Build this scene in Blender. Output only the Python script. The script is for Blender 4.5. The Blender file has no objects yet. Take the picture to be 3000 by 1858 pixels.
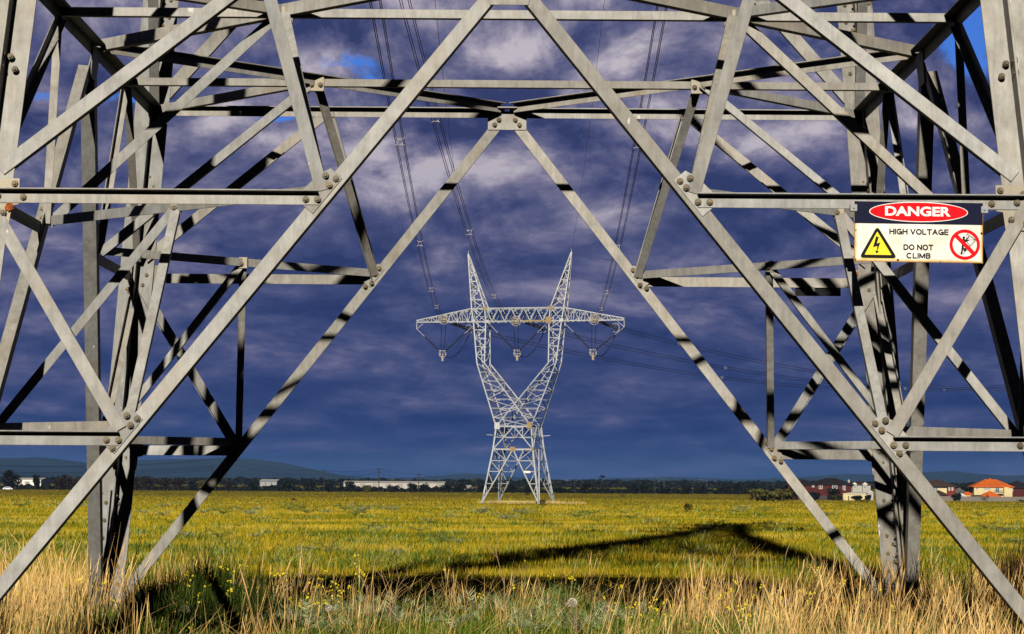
import bpy, bmesh, math, random
import numpy as np
from mathutils import Vector, Matrix, Quaternion
random.seed(7)
RNG = np.random.default_rng(11)
SC = bpy.context.scene
COL = SC.collection
V = Vector

# ------------------------------------------------------------------ camera
F_PX, PITCH, ROLL, YAW = 7486.27, .0632, .0066, -.0036
CAM = V((-.0366, -26.6427, 1.7719))
_Rz = Matrix.Rotation(YAW, 3, 'Z')
FW = _Rz @ V((0, math.cos(PITCH), math.sin(PITCH)))
_r = _Rz @ V((1, 0, 0))
_u = _r.cross(FW)
RT = _r * math.cos(ROLL) + _u * math.sin(ROLL)
UP = -_r * math.sin(ROLL) + _u * math.cos(ROLL)
cd = bpy.data.cameras.new('camera')
cam = bpy.data.objects.new('camera', cd)
COL.objects.link(cam)
M4 = Matrix((RT, UP, -FW)).transposed().to_4x4()
M4.translation = CAM
cam.matrix_world = M4
cd.sensor_width = 36
cd.lens = F_PX / 3000 * 36
cd.clip_start = .1
cd.clip_end = 40000
SC.camera = cam


def at(px, py, dist):
    """point seen at photo pixel (px,py), `dist` metres in front of the camera"""
    d = FW * F_PX + RT * (px - 1500) + UP * (929 - py)
    return CAM + d * (dist / d.y)


_TD = [-1e5, 45, 427, 830, 1300, 1e6]
_TZ = [0, 0, -2.35, -4.5, -4.6, -4.6]


def ground_z(y):
    return float(np.interp(y - CAM.y, _TD, _TZ))


def on_ground(px, dist):
    p = at(px, 1500, dist)
    return V((p.x, p.y, ground_z(p.y)))


def px_m(dist):
    return F_PX / dist


# ------------------------------------------------------------------ objects
def link(o):
    COL.objects.link(o)
    return o


def empty(name, loc=(0, 0, 0), rz=0):
    o = bpy.data.objects.new(name, None)
    o.location = loc
    o.rotation_euler = (0, 0, rz)
    o.empty_display_size = .2
    return link(o)


def tag(o, label=None, cat=None, group=None, kind=None):
    if label: o['label'] = label
    if cat: o['category'] = cat
    if group: o['group'] = group
    if kind: o['kind'] = kind
    return o


class MB:
    """collects faces, built as one mesh"""
    def __init__(s):
        s.v = []; s.f = []; s.mi = []

    def add(s, vs, fs, mi=0):
        b = len(s.v)
        s.v += [tuple(v) for v in vs]
        s.f += [tuple(b + i for i in f) for f in fs]
        s.mi += [mi] * len(fs)
        return s

    def quad(s, a, b, c, d, mi=0):
        return s.add((a, b, c, d), ((0, 1, 2, 3),), mi)

    def box(s, lo, hi, mi=0, rz=0, ctr=None):
        x0, y0, z0 = lo; x1, y1, z1 = hi
        vs = [V((x, y, z)) for z in (z0, z1) for y in (y0, y1) for x in (x0, x1)]
        if rz:
            R = Matrix.Rotation(rz, 3, 'Z'); c = V(ctr or (0, 0, 0))
            vs = [R @ (v - c) + c for v in vs]
        return s.add(vs, ((0, 2, 3, 1), (4, 5, 7, 6), (0, 1, 5, 4), (2, 6, 7, 3), (0, 4, 6, 2), (1, 3, 7, 5)), mi)

    def prism(s, P, Q, t, n, poly, mi=0):
        """extrude a cross-section [(a,b)] along P->Q with axes t,n"""
        k = len(poly)
        vs = [P + t * a + n * b for a, b in poly] + [Q + t * a + n * b for a, b in poly]
        fs = [(i, (i + 1) % k, k + (i + 1) % k, k + i) for i in range(k)]
        fs += [tuple(range(k - 1, -1, -1)), tuple(range(k, 2 * k))]
        return s.add(vs, fs, mi)

    def bar(s, P, Q, w, h=None, n=None, mi=0):
        P = V(P); Q = V(Q); d = (Q - P)
        if d.length < 1e-6: return s
        d.normalize()
        n = V(n) if n is not None else (V((0, 0, 1)) if abs(d.z) < .9 else V((0, -1, 0)))
        t = n.cross(d)
        if t.length < 1e-6: t = V((1, 0, 0))
        t.normalize(); n = d.cross(t).normalized()
        h = h or w
        return s.prism(P, Q, t, n, [(-w / 2, -h / 2), (w / 2, -h / 2), (w / 2, h / 2), (-w / 2, h / 2)], mi)

    def ell(s, P, Q, w, th=None, n=None, mi=0):
        """small open angle bar: two thin plates"""
        P = V(P); Q = V(Q); d = (Q - P).normalized()
        n = V(n) if n is not None else V((0, -1, 0))
        t = n.cross(d)
        if t.length < 1e-6: t = V((1, 0, 0))
        t.normalize(); n = d.cross(t).normalized()
        if n.y > 0: n = -n; t = -t
        th = th or w * .14
        return s.prism(P, Q, t, n, [(-w / 2, 0), (w / 2, 0), (w / 2, -th), (-w / 2 + th, -th), (-w / 2 + th, -w), (-w / 2, -w)], mi)

    def tube(s, pts, r, k=6, mi=0, cap=True, radii=None):
        pts = [V(p) for p in pts]; n = len(pts); rings = []
        for i, p in enumerate(pts):
            d = (pts[min(i + 1, n - 1)] - pts[max(i - 1, 0)]).normalized()
            a = V((0, 0, 1)) if abs(d.z) < .9 else V((1, 0, 0))
            t = a.cross(d).normalized(); u = d.cross(t)
            rr = radii[i] if radii else r
            rings.append([p + t * (rr * math.cos(2 * math.pi * j / k)) + u * (rr * math.sin(2 * math.pi * j / k)) for j in range(k)])
        vs = [v for R in rings for v in R]
        fs = [(i * k + j, i * k + (j + 1) % k, (i + 1) * k + (j + 1) % k, (i + 1) * k + j) for i in range(n - 1) for j in range(k)]
        if cap:
            fs += [tuple(range(k - 1, -1, -1)), tuple(range((n - 1) * k, n * k))]
        return s.add(vs, fs, mi)

    def ring(s, c, n, R, r, k=20, q=6, mi=0):
        c = V(c); n = V(n).normalized()
        a = V((0, 0, 1)) if abs(n.z) < .9 else V((1, 0, 0))
        t = a.cross(n).normalized(); u = n.cross(t)
        vs = []; fs = []
        for i in range(k):
            th = 2 * math.pi * i / k; e = t * math.cos(th) + u * math.sin(th)
            for j in range(q):
                ph = 2 * math.pi * j / q
                vs.append(c + e * (R + r * math.cos(ph)) + n * (r * math.sin(ph)))
        for i in range(k):
            for j in range(q):
                fs.append((i * q + j, ((i + 1) % k) * q + j, ((i + 1) % k) * q + (j + 1) % q, i * q + (j + 1) % q))
        return s.add(vs, fs, mi)

    def build(s, name, mats, parent=None, smooth=False, bevel=0):
        me = bpy.data.meshes.new(name)
        me.from_pydata(s.v, [], s.f)
        mats = mats if isinstance(mats, (list, tuple)) else [mats]
        for m in mats: me.materials.append(m)
        if len(mats) > 1: me.polygons.foreach_set('material_index', s.mi)
        bm = bmesh.new(); bm.from_mesh(me)
        bmesh.ops.recalc_face_normals(bm, faces=bm.faces)
        bm.to_mesh(me); bm.free()
        if smooth: me.polygons.foreach_set('use_smooth', [True] * len(me.polygons))
        me.update()
        o = bpy.data.objects.new(name, me)
        link(o)
        if parent: o.parent = parent
        if bevel:
            b = o.modifiers.new('bevel', 'BEVEL'); b.width = bevel; b.segments = 1
        return o


def np_mesh(name, verts, faces_flat, loop_n, mats, attrs=None, matidx=None, smooth=False):
    """big mesh from arrays; faces all with loop_n corners (or array of corner counts)"""
    me = bpy.data.meshes.new(name)
    nv = len(verts); nl = len(faces_flat)
    if np.isscalar(loop_n):
        cnt = np.full(nl // loop_n, loop_n, dtype=np.int32)
    else:
        cnt = np.asarray(loop_n, dtype=np.int32)
    me.vertices.add(nv); me.loops.add(nl); me.polygons.add(len(cnt))
    me.vertices.foreach_set('co', np.asarray(verts, dtype=np.float32).ravel())
    me.loops.foreach_set('vertex_index', np.asarray(faces_flat, dtype=np.int32).ravel())
    st = np.concatenate([[0], np.cumsum(cnt)[:-1]]).astype(np.int32)
    me.polygons.foreach_set('loop_start', st)
    for m in (mats if isinstance(mats, (list, tuple)) else [mats]): me.materials.append(m)
    if matidx is not None: me.polygons.foreach_set('material_index', np.asarray(matidx, dtype=np.int32))
    if smooth: me.polygons.foreach_set('use_smooth', np.ones(len(cnt), dtype=bool))
    for k, a in (attrs or {}).items():
        at_ = me.attributes.new(k, 'FLOAT', 'POINT')
        at_.data.foreach_set('value', np.asarray(a, dtype=np.float32))
    me.update(); me.validate()
    o = bpy.data.objects.new(name, me)
    return link(o)


# ------------------------------------------------------------------ materials
def new_mat(name):
    m = bpy.data.materials.new(name); m.use_nodes = True
    nt = m.node_tree
    return m, nt, nt.nodes['Principled BSDF']


def nd(nt, typ, **kw):
    n = nt.nodes.new(typ)
    for k, v in kw.items():
        if k.startswith('i_'): n.inputs[k[2:]].default_value = v
        else: setattr(n, k, v)
    return n


def plain(name, col, rough=.6, metal=0, noise=.0, scale=3., spec=.3, bump=0):
    """base colour broken up by world-space noise"""
    m, nt, b = new_mat(name)
    b.inputs['Roughness'].default_value = rough
    b.inputs['Metallic'].default_value = metal
    b.inputs['Specular IOR Level'].default_value = spec
    b.inputs['Base Color'].default_value = (*col, 1)
    if noise:
        g = nd(nt, 'ShaderNodeNewGeometry')
        n = nd(nt, 'ShaderNodeTexNoise', i_Scale=scale, i_Detail=5., i_Roughness=.6)
        nt.links.new(g.outputs['Position'], n.inputs['Vector'])
        r = nd(nt, 'ShaderNodeValToRGB')
        r.color_ramp.elements[0].position = .3; r.color_ramp.elements[1].position = .7
        r.color_ramp.elements[0].color = (*[max(0, c * (1 - noise)) for c in col], 1)
        r.color_ramp.elements[1].color = (*[min(1, c * (1 + noise)) for c in col], 1)
        nt.links.new(n.outputs['Fac'], r.inputs['Fac'])
        nt.links.new(r.outputs['Color'], b.inputs['Base Color'])
        if bump:
            bp = nd(nt, 'ShaderNodeBump', i_Strength=bump, i_Distance=.01)
            nt.links.new(n.outputs['Fac'], bp.inputs['Height'])
            nt.links.new(bp.outputs['Normal'], b.inputs['Normal'])
    return m


def ramp(nt, stops, interp='LINEAR'):
    r = nd(nt, 'ShaderNodeValToRGB')
    r.color_ramp.interpolation = interp
    e = r.color_ramp.elements
    while len(e) < len(stops): e.new(.5)
    for el, (p, c) in zip(e, stops):
        el.position = p; el.color = (*c, 1) if len(c) == 3 else c
    return r


def steel_mat(name, a, b_, rust=.5, rough=.55, tint=(.36, .27, .15)):
    """weathered galvanised steel: spangle mottling, faint streaks, ochre staining, sparse white droppings"""
    m, nt, b = new_mat(name)
    L = nt.links.new
    g = nd(nt, 'ShaderNodeNewGeometry')
    oi = nd(nt, 'ShaderNodeObjectInfo')
    n1 = nd(nt, 'ShaderNodeTexNoise', i_Scale=5., i_Detail=8., i_Roughness=.65)
    L(g.outputs['Position'], n1.inputs['Vector'])
    n2 = nd(nt, 'ShaderNodeTexNoise', i_Scale=14., i_Detail=6., i_Roughness=.7)
    mp2 = nd(nt, 'ShaderNodeMapping'); mp2.inputs['Scale'].default_value = (1.5, 1.5, .22)
    L(g.outputs['Position'], mp2.inputs['Vector']); L(mp2.outputs[0], n2.inputs['Vector'])
    mix = nd(nt, 'ShaderNodeMath', operation='MULTIPLY_ADD'); mix.inputs[1].default_value = .45
    L(n2.outputs['Fac'], mix.inputs[0])
    mm = nd(nt, 'ShaderNodeMath', operation='MULTIPLY'); mm.inputs[1].default_value = .55
    L(n1.outputs['Fac'], mm.inputs[0]); L(mm.outputs[0], mix.inputs[2])
    r1 = ramp(nt, [(.38, a), (.62, b_)])
    L(mix.outputs[0], r1.inputs['Fac'])
    # ochre staining patches
    n3 = nd(nt, 'ShaderNodeTexNoise', i_Scale=1.6, i_Detail=6., i_Roughness=.7)
    mp = nd(nt, 'ShaderNodeMapping'); mp.inputs['Location'].default_value = (3, 7, 1)
    L(g.outputs['Position'], mp.inputs['Vector']); L(mp.outputs[0], n3.inputs['Vector'])
    r3 = ramp(nt, [(.5, (0, 0, 0)), (.78, (rust,) * 3)])
    L(n3.outputs['Fac'], r3.inputs['Fac'])
    mx = nd(nt, 'ShaderNodeMixRGB'); mx.inputs['Color2'].default_value = (*tint, 1)
    L(r3.outputs['Color'], mx.inputs['Fac']); L(r1.outputs['Color'], mx.inputs['Color1'])
    # per-member variation
    hv = nd(nt, 'ShaderNodeHueSaturation')
    vr = nd(nt, 'ShaderNodeMapRange'); vr.inputs['To Min'].default_value = .66; vr.inputs['To Max'].default_value = 1.14
    L(oi.outputs['Random'], vr.inputs['Value']); L(vr.outputs[0], hv.inputs['Value'])
    cool = nd(nt, 'ShaderNodeMixRGB', blend_type='MULTIPLY'); cool.inputs['Color2'].default_value = (.90, .97, 1.08, 1)
    fr = nd(nt, 'ShaderNodeMath', operation='MULTIPLY'); fr.inputs[1].default_value = 7.31; L(oi.outputs['Random'], fr.inputs[0])
    ff = nd(nt, 'ShaderNodeMath', operation='FRACT'); L(fr.outputs[0], ff.inputs[0]); L(ff.outputs[0], cool.inputs['Fac'])
    L(mx.outputs[0], cool.inputs['Color1']); L(cool.outputs[0], hv.inputs['Color'])
    # sparse white droppings
    n4 = nd(nt, 'ShaderNodeTexNoise', i_Scale=7., i_Detail=2., i_Roughness=.4)
    mp4 = nd(nt, 'ShaderNodeMapping'); mp4.inputs['Scale'].default_value = (1.6, 1.6, .8)
    L(g.outputs['Position'], mp4.inputs['Vector']); L(mp4.outputs[0], n4.inputs['Vector'])
    r4 = ramp(nt, [(.765, (0, 0, 0)), (.785, (.7,) * 3)])
    L(n4.outputs['Fac'], r4.inputs['Fac'])
    mw = nd(nt, 'ShaderNodeMixRGB'); mw.inputs['Color2'].default_value = (.72, .7, .66, 1)
    L(r4.outputs['Color'], mw.inputs['Fac']); L(hv.outputs[0], mw.inputs['Color1'])
    L(mw.outputs[0], b.inputs['Base Color'])
    b.inputs['Roughness'].default_value = rough
    b.inputs['Metallic'].default_value = .0
    b.inputs['Specular IOR Level'].default_value = .25
    bp = nd(nt, 'ShaderNodeBump', i_Strength=.12, i_Distance=.004)
    L(mix.outputs[0], bp.inputs['Height']); L(bp.outputs['Normal'], b.inputs['Normal'])
    return m


STEEL = steel_mat('galvanised_steel', (.27, .25, .215), (.46, .43, .375), rust=.5)
STEEL_RUST = steel_mat('ochre_stained_steel', (.34, .29, .21), (.45, .39, .29), rust=.6)
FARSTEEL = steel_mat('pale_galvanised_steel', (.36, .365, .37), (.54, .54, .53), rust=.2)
FARRUST = plain('rusty_plate', (.30, .215, .10), .7, noise=.3)
BOLT = steel_mat('brown_bolt_steel', (.085, .062, .028), (.19, .14, .07), rust=.5, rough=.5)
RUST = plain('bright_rust', (.28, .07, .012), .85, noise=.5, scale=30)
# ------------------------------------------------------------------ the tower overhead
W0, W3, Z1, Z2, Z3, Z4 = 4.9366, 4.3532, 2.1086, 4.2086, 6.2288, 11.0
SL = (W0 - W3) / Z3


def hw(z):
    if z <= Z4: return W0 - SL * z
    return float(np.interp(z, [Z4, 14, 30, 42], [W0 - SL * Z4, 3.0, .85, .5]))


FROT = [Matrix.Rotation(k * math.pi / 2, 3, 'Z') for k in range(4)]   # 0 near, 1 right, 2 rear, 3 left
FN = [(R @ V((0, -1, SL))).normalized() for R in FROT]


def fp(k, u, z, out=0):
    return FROT[k] @ V((u, -hw(z), z)) + FN[k] * out


def diag_u(z):
    return W0 * (1 - z / Z3)


tower = empty('lattice_tower')
tag(tower, 'big grey steel lattice tower framing the view, seen from close underneath', 'pylon', 'lattice power pylons')


def angle(name, P, Q, n, wid=.09, leg2=.09, th=.012, off=0., edge='low', d2=-1, trim=(0, 0), up=V((0, 0, 1)), mat=None, parent=None, chamf=True):
    """L-section member: flange 1 lies across n, flange 2 stands on one edge along n*d2"""
    d = (Q - P).normalized()
    P = P + d * trim[0]; Q = Q - d * trim[1]
    n = (n - d * n.dot(d)).normalized()
    t = n.cross(d).normalized()
    if t.dot(up) < 0: t = -t
    e = -1 if edge == 'low' else 1
    w = wid / 2
    if d2 < 0:
        poly = [(-w * e, off), (w * e, off), (w * e, off + th - leg2), ((w - th) * e, off + th - leg2), ((w - th) * e, off + th - 2 * th), (-w * e, off - th)]
        poly = [(-w * e, off + th), (w * e, off + th), (w * e, off + th - leg2), ((w - th) * e, off + th - leg2), ((w - th) * e, off), (-w * e, off)]
    else:
        poly = [(-w * e, off), (w * e, off), (w * e, off + leg2), ((w - th) * e, off + leg2), ((w - th) * e, off + th), (-w * e, off + th)]
    mb = MB(); mb.prism(P, Q, t, n, poly)
    return mb.build(name, mat or STEEL, parent or tower, bevel=.003)


# legs: two angles back to back (cruciform)
leg_objs = {}
for sx in (-1, 1):
    for sy in (-1, 1):
        P = V((sx * hw(0), sy * hw(0), -.4)); Q = V((sx * hw(Z4), sy * hw(Z4), Z4))
        d = (Q - P).normalized()
        ex = V((1, 0, 0)); ex = (ex - d * ex.dot(d)).normalized()
        ey = V((0, 1, 0)); ey = (ey - d * ey.dot(d)); ey = (ey - ex * ey.dot(ex)).normalized()
        b, t = .205, .011
        poly = [(-b, -t), (-t, -t), (-t, -b), (t, -b), (t, -t), (b, -t), (b, t), (t, t), (t, b), (-t, b), (-t, t), (-b, t)]
        mb = MB(); mb.prism(P, Q, ex, ey, poly)
        o = mb.build('leg', STEEL, tower, bevel=.003)
        leg_objs[(sx, sy)] = (o, ex, ey, d)

# hexagon bolt mesh, along +Z, base at z=0
def bolt_mesh():
    mb = MB()
    c = [V((math.cos(i * math.pi / 8), math.sin(i * math.pi / 8), 0)) for i in range(16)]
    h = [V((math.cos(i * math.pi / 3 + .3), math.sin(i * math.pi / 3 + .3), 0)) for i in range(6)]
    Z = V((0, 0, 1))
    for poly, r, z0, z1 in ((c, .031, 0, .005), (h, .027, .005, .027), (c, .0145, .027, .045)):
        k = len(poly)
        mb.add([p * r + Z * z0 for p in poly] + [p * r + Z * z1 for p in poly],
               [(i, (i + 1) % k, k + (i + 1) % k, k + i) for i in range(k)] + [tuple(range(k, 2 * k))])
    o = mb.build('bolt', BOLT)
    me = o.data
    bpy.data.objects.remove(o)
    return me


BOLT_ME = bolt_mesh()
bolt_list = []      # (position, normal, parent)


def bolt(p, n, parent):
    bolt_list.append((V(p), V(n).normalized(), parent))


def plate(k, poly, off, th=.012, mat=None, parent=None, name='gusset_plate'):
    """flat plate on face k, polygon in (u,z)"""
    mb = MB(); m = len(poly)
    vs = [fp(k, u, z, off) for u, z in poly] + [fp(k, u, z, off + th) for u, z in poly]
    mb.add(vs, [(i, (i + 1) % m, m + (i + 1) % m, m + i) for i in range(m)] + [tuple(range(m - 1, -1, -1)), tuple(range(m, 2 * m))])
    return mb.build(name, mat or STEEL, parent or tower, bevel=.002)


G = .012
for k in range(4):
    n = FN[k]
    near = k == 0; rear = k == 2; side = k in (1, 3)
    A = fp(k, 0, Z3)
    for s in (-1, 1):
        # main diagonal from the foot to the apex
        angle('diagonal_brace', fp(k, s * W0, 0), A, n, .125 if not side else .15, .12 if not side else .15, .013, off=-.013,
              edge='low', d2=(-1 if near else 1), trim=(.12, .16))
        # level 3 beam half
        angle('horizontal_beam', fp(k, s * hw(Z3), Z3), A, n, .125, .14 if side else .11, .013, off=-.013, edge='top', d2=-1, trim=(.03, .03))
        for z, zb in ((Z2, Z1), (Z1, 0)):
            D = fp(k, s * diag_u(z), z); L = fp(k, s * hw(z), z)
            angle('horizontal_beam', L - V((0, 0, .02)), D - V((0, 0, .02)), n, .118, .1, .012, off=G, edge='top', d2=1, trim=(.05, .045))
        # redundants in the face
        Mn = fp(k, s * hw(Z3) / 2, Z3)
        D2 = fp(k, s * diag_u(Z2), Z2); L2 = fp(k, s * hw(Z2), Z2)
        D1 = fp(k, s * diag_u(Z1), Z1); L1 = fp(k, s * hw(Z1), Z1)
        rb = dict(th=.011, edge='low', d2=-1)
        angle('face_brace', Mn, D2, n, .115, .08, off=G, trim=(.02, .05), th=.011, edge='low', d2=-1, up=V((0, 0, 1)) if side else V((-s, 0, 0)))
        angle('face_brace', L2 + V((0, 0, .12)), Mn, n, .12, .09, off=-.012, trim=(.16, .02), **rb)
        angle('face_brace', L2, D1, n, .115, .09, off=2 * G if near else G, trim=(.02, .07), th=.011, edge='low', d2=-1)
        # gussets where the beams meet the diagonal
        dd = (A - fp(k, s * W0, 0)); 
        for z, sc in ((Z2, .72 if rear else 1.), (Z1, .66 if rear else .95)):
            u0 = s * diag_u(z)
            q = [(.16, .10), (.03, .33), (-.07, .25), (-.16, .06), (-.3, -.14), (-.22, -.25), (-.06, -.09)]
            # along the diagonal: inner side towards the leg is -s... build in (leg-ward, up)
            poly = [(.19, .05), (.20, -.06), (.09, -.155), (-.16, .16), (-.058, .25), (.045, .195)]
            poly = [(u0 + s * a * sc, z + b * sc) for a, b in poly]
            g = plate(k, poly, 0 if near or side else -.026, parent=tower)
            if rear: pass
            o3 = 2 * G + .001
            bs = [(.05, -.032), (.152, -.032), (-.016, .178), (-.05, .095)] if near or side else []
            for a, b_ in bs: bolt(fp(k, u0 + s * a, z + b_, o3 + .001), n, g)
            for a, b_ in (((.10, -.10),) if z == Z1 else ()) + ((-.105, .153),):
                bolt(fp(k, u0 + s * a, z + b_, G if near or side else 0), n, g)
            if rear:
                # clip plate and bolts on the inner side of the rear face
                for a, b_ in ((.04, -.06), (.0, .05), (-.05, .12), (.12, -.1)):
                    bolt(fp(k, u0 + s * a, z + b_, -.026), -n, g)
        # gusset and bolts at the leg
        for z in (Z2, Z1):
            uL = s * (hw(z))
            poly = [(-.30, .03), (-.30, .14), (-.02, .14), (-.02, -.26), (-.22, -.26), (-.24, -.1), (-.3, -.09)]
            g = plate(k, [(uL + s * a, z + b_) for a, b_ in poly], G * 0 + .0, mat=STEEL_RUST, parent=tower)
            for a, b_ in ((-.26, .09), (-.34, -.03), (-.12, -.02), (-.17, -.17), (-.06, .06), (-.05, -.2)):
                bolt(fp(k, uL + s * a, z + b_, (2 * G if -.2 < b_ < 0 else G)), n, g)
            if rear:
                for a, b_ in ((-.15, .02), (-.1, -.1), (-.3, -.02)):
                    bolt(fp(k, uL + s * a, z + b_, -.013), -n, g)
        # upper panel diagonals, above the frame of the picture
        angle('upper_diagonal', fp(k, s * hw(Z3), Z3), fp(k, 0, Z4), n, .15, .12, .013, off=-.013, edge='low', d2=(1 if rear else -1), trim=(.1, .1))
    angle('upper_beam', fp(k, -hw(Z4), Z4), fp(k, hw(Z4), Z4), n, .12, .1, .012, off=-.012, edge='top', d2=-1)
    # apex gusset: bent plate with four bolts
    if near or side:
        plate(k, [(-.17, Z3 - .30), (.17, Z3 - .30), (.24, Z3 + .05), (-.24, Z3 + .05)], .0 if near else -.03)
    else:
        g = plate(k, [(-.235, Z3 - .205), (.235, Z3 - .205), (.235, Z3 + .02), (-.235, Z3 + .02)], -.03, th=.014)
        for a, b_ in ((-.15, -.145), (-.1, -.085), (.1, -.085), (.15, -.145)):
            bolt(fp(k, a, Z3 + b_, -.03), -n, g)
        g2 = MB()
        c0 = fp(k, 0, Z3 + .035)
        g2.box((c0.x - .12, c0.y - .17, c0.z + .005), (c0.x + .12, c0.y - .035, c0.z + .02))
        g2.build('apex_bracket', STEEL, tower, bevel=.004)
# plan bracing
YN = V((0, -1, 0))
for lev, z in ((3, Z3), (2, Z2), (1, Z1)):
    for i in range(4):
        k, k2 = i, (i + 1) % 4
        if lev == 3:
            a = fp(k, 0, Z3 + .05); b_ = fp(k2, 0, Z3 + .05)
            corner = fp(k, hw(Z3), Z3)
        else:
            a = fp(k, diag_u(z), z + (.06 if lev == 2 else .09)); b_ = fp(k2, -diag_u(z), z + (.06 if lev == 2 else .09))
        m = (a + b_) / 2
        d = (b_ - a).normalized()
        n = V((d.y, -d.x, 0))
        if n.y > 0: n = -n
        isrear = m.y > 0
        if lev == 3:
            if isrear: angle('plan_brace', a, b_, n, .115, .10, .012, edge='top', d2=1, trim=(.12, .12))
            else: angle('plan_brace', a, b_, n, .12, .1, .012, edge='low', d2=-1, trim=(.12, .12))
            angle('corner_strut', corner, m, YN, .1, .09, .011, edge='low', d2=-1, trim=(.15, .03))
            # hip braces from the middle of the plan brace down to both faces
            angle('hip_brace', m, fp(k, diag_u(Z2), Z2), YN, .1, .09, .011, edge='low', d2=(1 if k == 2 or k2 == 2 else -1), trim=(.05, .05), up=V((1, 0, 0)))
            angle('hip_brace', m, fp(k2, -diag_u(Z2), Z2), YN, .1, .09, .011, edge='low', d2=-1, trim=(.05, .05), up=V((0, 0, 1)))
            jb = MB(); jb.box((m.x - .09, m.y - .03, m.z - .13), (m.x + .09, m.y + .03, m.z + .03)); g = jb.build('joint_plate', STEEL_RUST, tower, bevel=.004)
            for q in (-.05, .05): bolt(m + V((q, -.03, -.06)), YN, g)
        else:
            angle('plan_brace', a, b_, n, .095, .085, .011, edge='low' if isrear and lev == 1 else 'top', d2=-1, trim=(.1, .1))
            zt = (Z1 if lev == 2 else .25)
            if lev == 2:
                angle('hip_brace', m, fp(k, diag_u(zt), zt), YN, .085, .08, .01, edge='low', d2=-1, trim=(.04, .08), up=V((1, 0, 0)))
                angle('hip_brace', m, fp(k2, -diag_u(zt), zt), YN, .085, .08, .01, edge='low', d2=-1, trim=(.04, .08))
                jb = MB(); jb.box((m.x - .05, m.y - .02, m.z - .07), (m.x + .05, m.y + .02, m.z + .06)); g = jb.build('joint_plate', STEEL_RUST, tower, bevel=.003)
                bolt(m + V((-.02, -.02, -.02)), YN, g)
# cross beams at the quarter points of level 3
for y in (-1, 1):
    w = hw(Z3)
    angle('cross_beam', V((-w, y * w / 2, Z3 + .02)), V((w, y * w / 2, Z3 + .02)), YN, .085, .09, .012, edge='low', d2=-1, trim=(.02, .02))
# leg splices: cover plates with staggered bolts
for (sx, sy), (lo, ex, ey, d) in leg_objs.items():
    P0 = V((sx * hw(0), sy * hw(0), 0))
    for z0, z1 in ((.42, 1.62), (6.75, 7.9)):
        base = P0 + d * z0; top = P0 + d * z1
        for a in (-1, 1):
            mb = MB(); mb.prism(base, top, ex, ey, [(a * .02, -.025), (a * .195, -.025), (a * .195, -.0115), (a * .02, -.0115)])
            g = mb.build('splice_plate', STEEL, lo, bevel=.002)
            if sy > 0 or z0 > 1:
                nb = 11
                for i in range(nb):
                    q = base + d * ((i + .5) / nb * (z1 - z0)) + ex * (a * (.075 if i % 2 else .145)) - ey * .025
                    bolt(q, -ey, g)
            mb = MB(); mb.prism(base, top, ey, ex, [(a * .025, .0115), (a * .195, .0115), (a * .195, .026), (a * .025, .026)])
            mb.prism(base, top, ey, ex, [(a * .025, -.0115), (a * .195, -.0115), (a * .195, -.026), (a * .025, -.026)])
            g = mb.build('splice_plate', STEEL, lo, bevel=.002)
            if sy > 0 and a < 0:
                for i in range(11):
                    q = base + d * ((i + .5) / 11 * (z1 - z0)) + ey * (a * (.08 if i % 2 else .15)) + ex * (-sx * .026)
                    bolt(q, ex * -sx, g)
    # bolt group where the face members meet the leg
    for z in (Z3 - .75, Z3 - .86):
        for a in (.09,):
            bolt(P0 + d * z - ey * .012 + ex * (-sx * (a if z == Z3 - .75 else .14)), -ey, lo)
            bolt(P0 + d * z - ey * .11 + ex * (-sx * .012), ex * -sx, lo)
    mb = MB(); mb.prism(P0 + d * (-.4), P0 + d * .14, ex, ey, [(-.33, -.33), (.33, -.33), (.33, .33), (-.33, .33)])
    f = mb.build('footing', plain('concrete_%d%d' % (sx, sy), (.33, .32, .29), .9, noise=.2), tower)
# upper body, crossarms and peak (above the picture, seen only through their shadow)
def lattice(mb, rings, w, wl):
    """rings: list of 4-point loops"""
    for A_, B_ in zip(rings[:-1], rings[1:]):
        for i in range(4):
            j = (i + 1) % 4
            mb.bar(A_[i], B_[i], wl)
            mb.bar(A_[i], B_[j], w); mb.bar(A_[j], B_[i], w)
            mb.bar(B_[i], B_[j], w)
mb = MB()
zs = [Z4, 14, 17, 20, 23, 26, 29, 32, 35, 38, 42]
lattice(mb, [[V((a * hw(z), b_ * hw(z), z)) for a, b_ in ((-1, -1), (1, -1), (1, 1), (-1, 1))] for z in zs], .30, .8)  # bars thickened well beyond real steel to darken the ground shadow
mb.build('upper_mast', STEEL, tower)
for x1, z in ((-5.2, 29.5), (5.6, 32.5), (-8.5, 38.5), (4.5, 41.4), (-3.6, 34)):
    mb = MB(); h = hw(z); s = 1 if x1 > 0 else -1
    r0 = [V((s * h, -h, z)), V((s * h, h, z)), V((s * h, h, z + 1.6)), V((s * h, -h, z + 1.6))]
    tip = V((x1, 0, z))
    rings = [[p + (tip + V((0, (.1 if i in (1, 2) else -.1), .2 if i > 1 else 0)) - p) * f for i, p in enumerate(r0)] for f in (0, .3, .6, 1)]
    lattice(mb, rings, .2, .34)  # arm bars thickened too, for a stronger shadow
    mb.build('crossarm', STEEL, tower)
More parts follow.
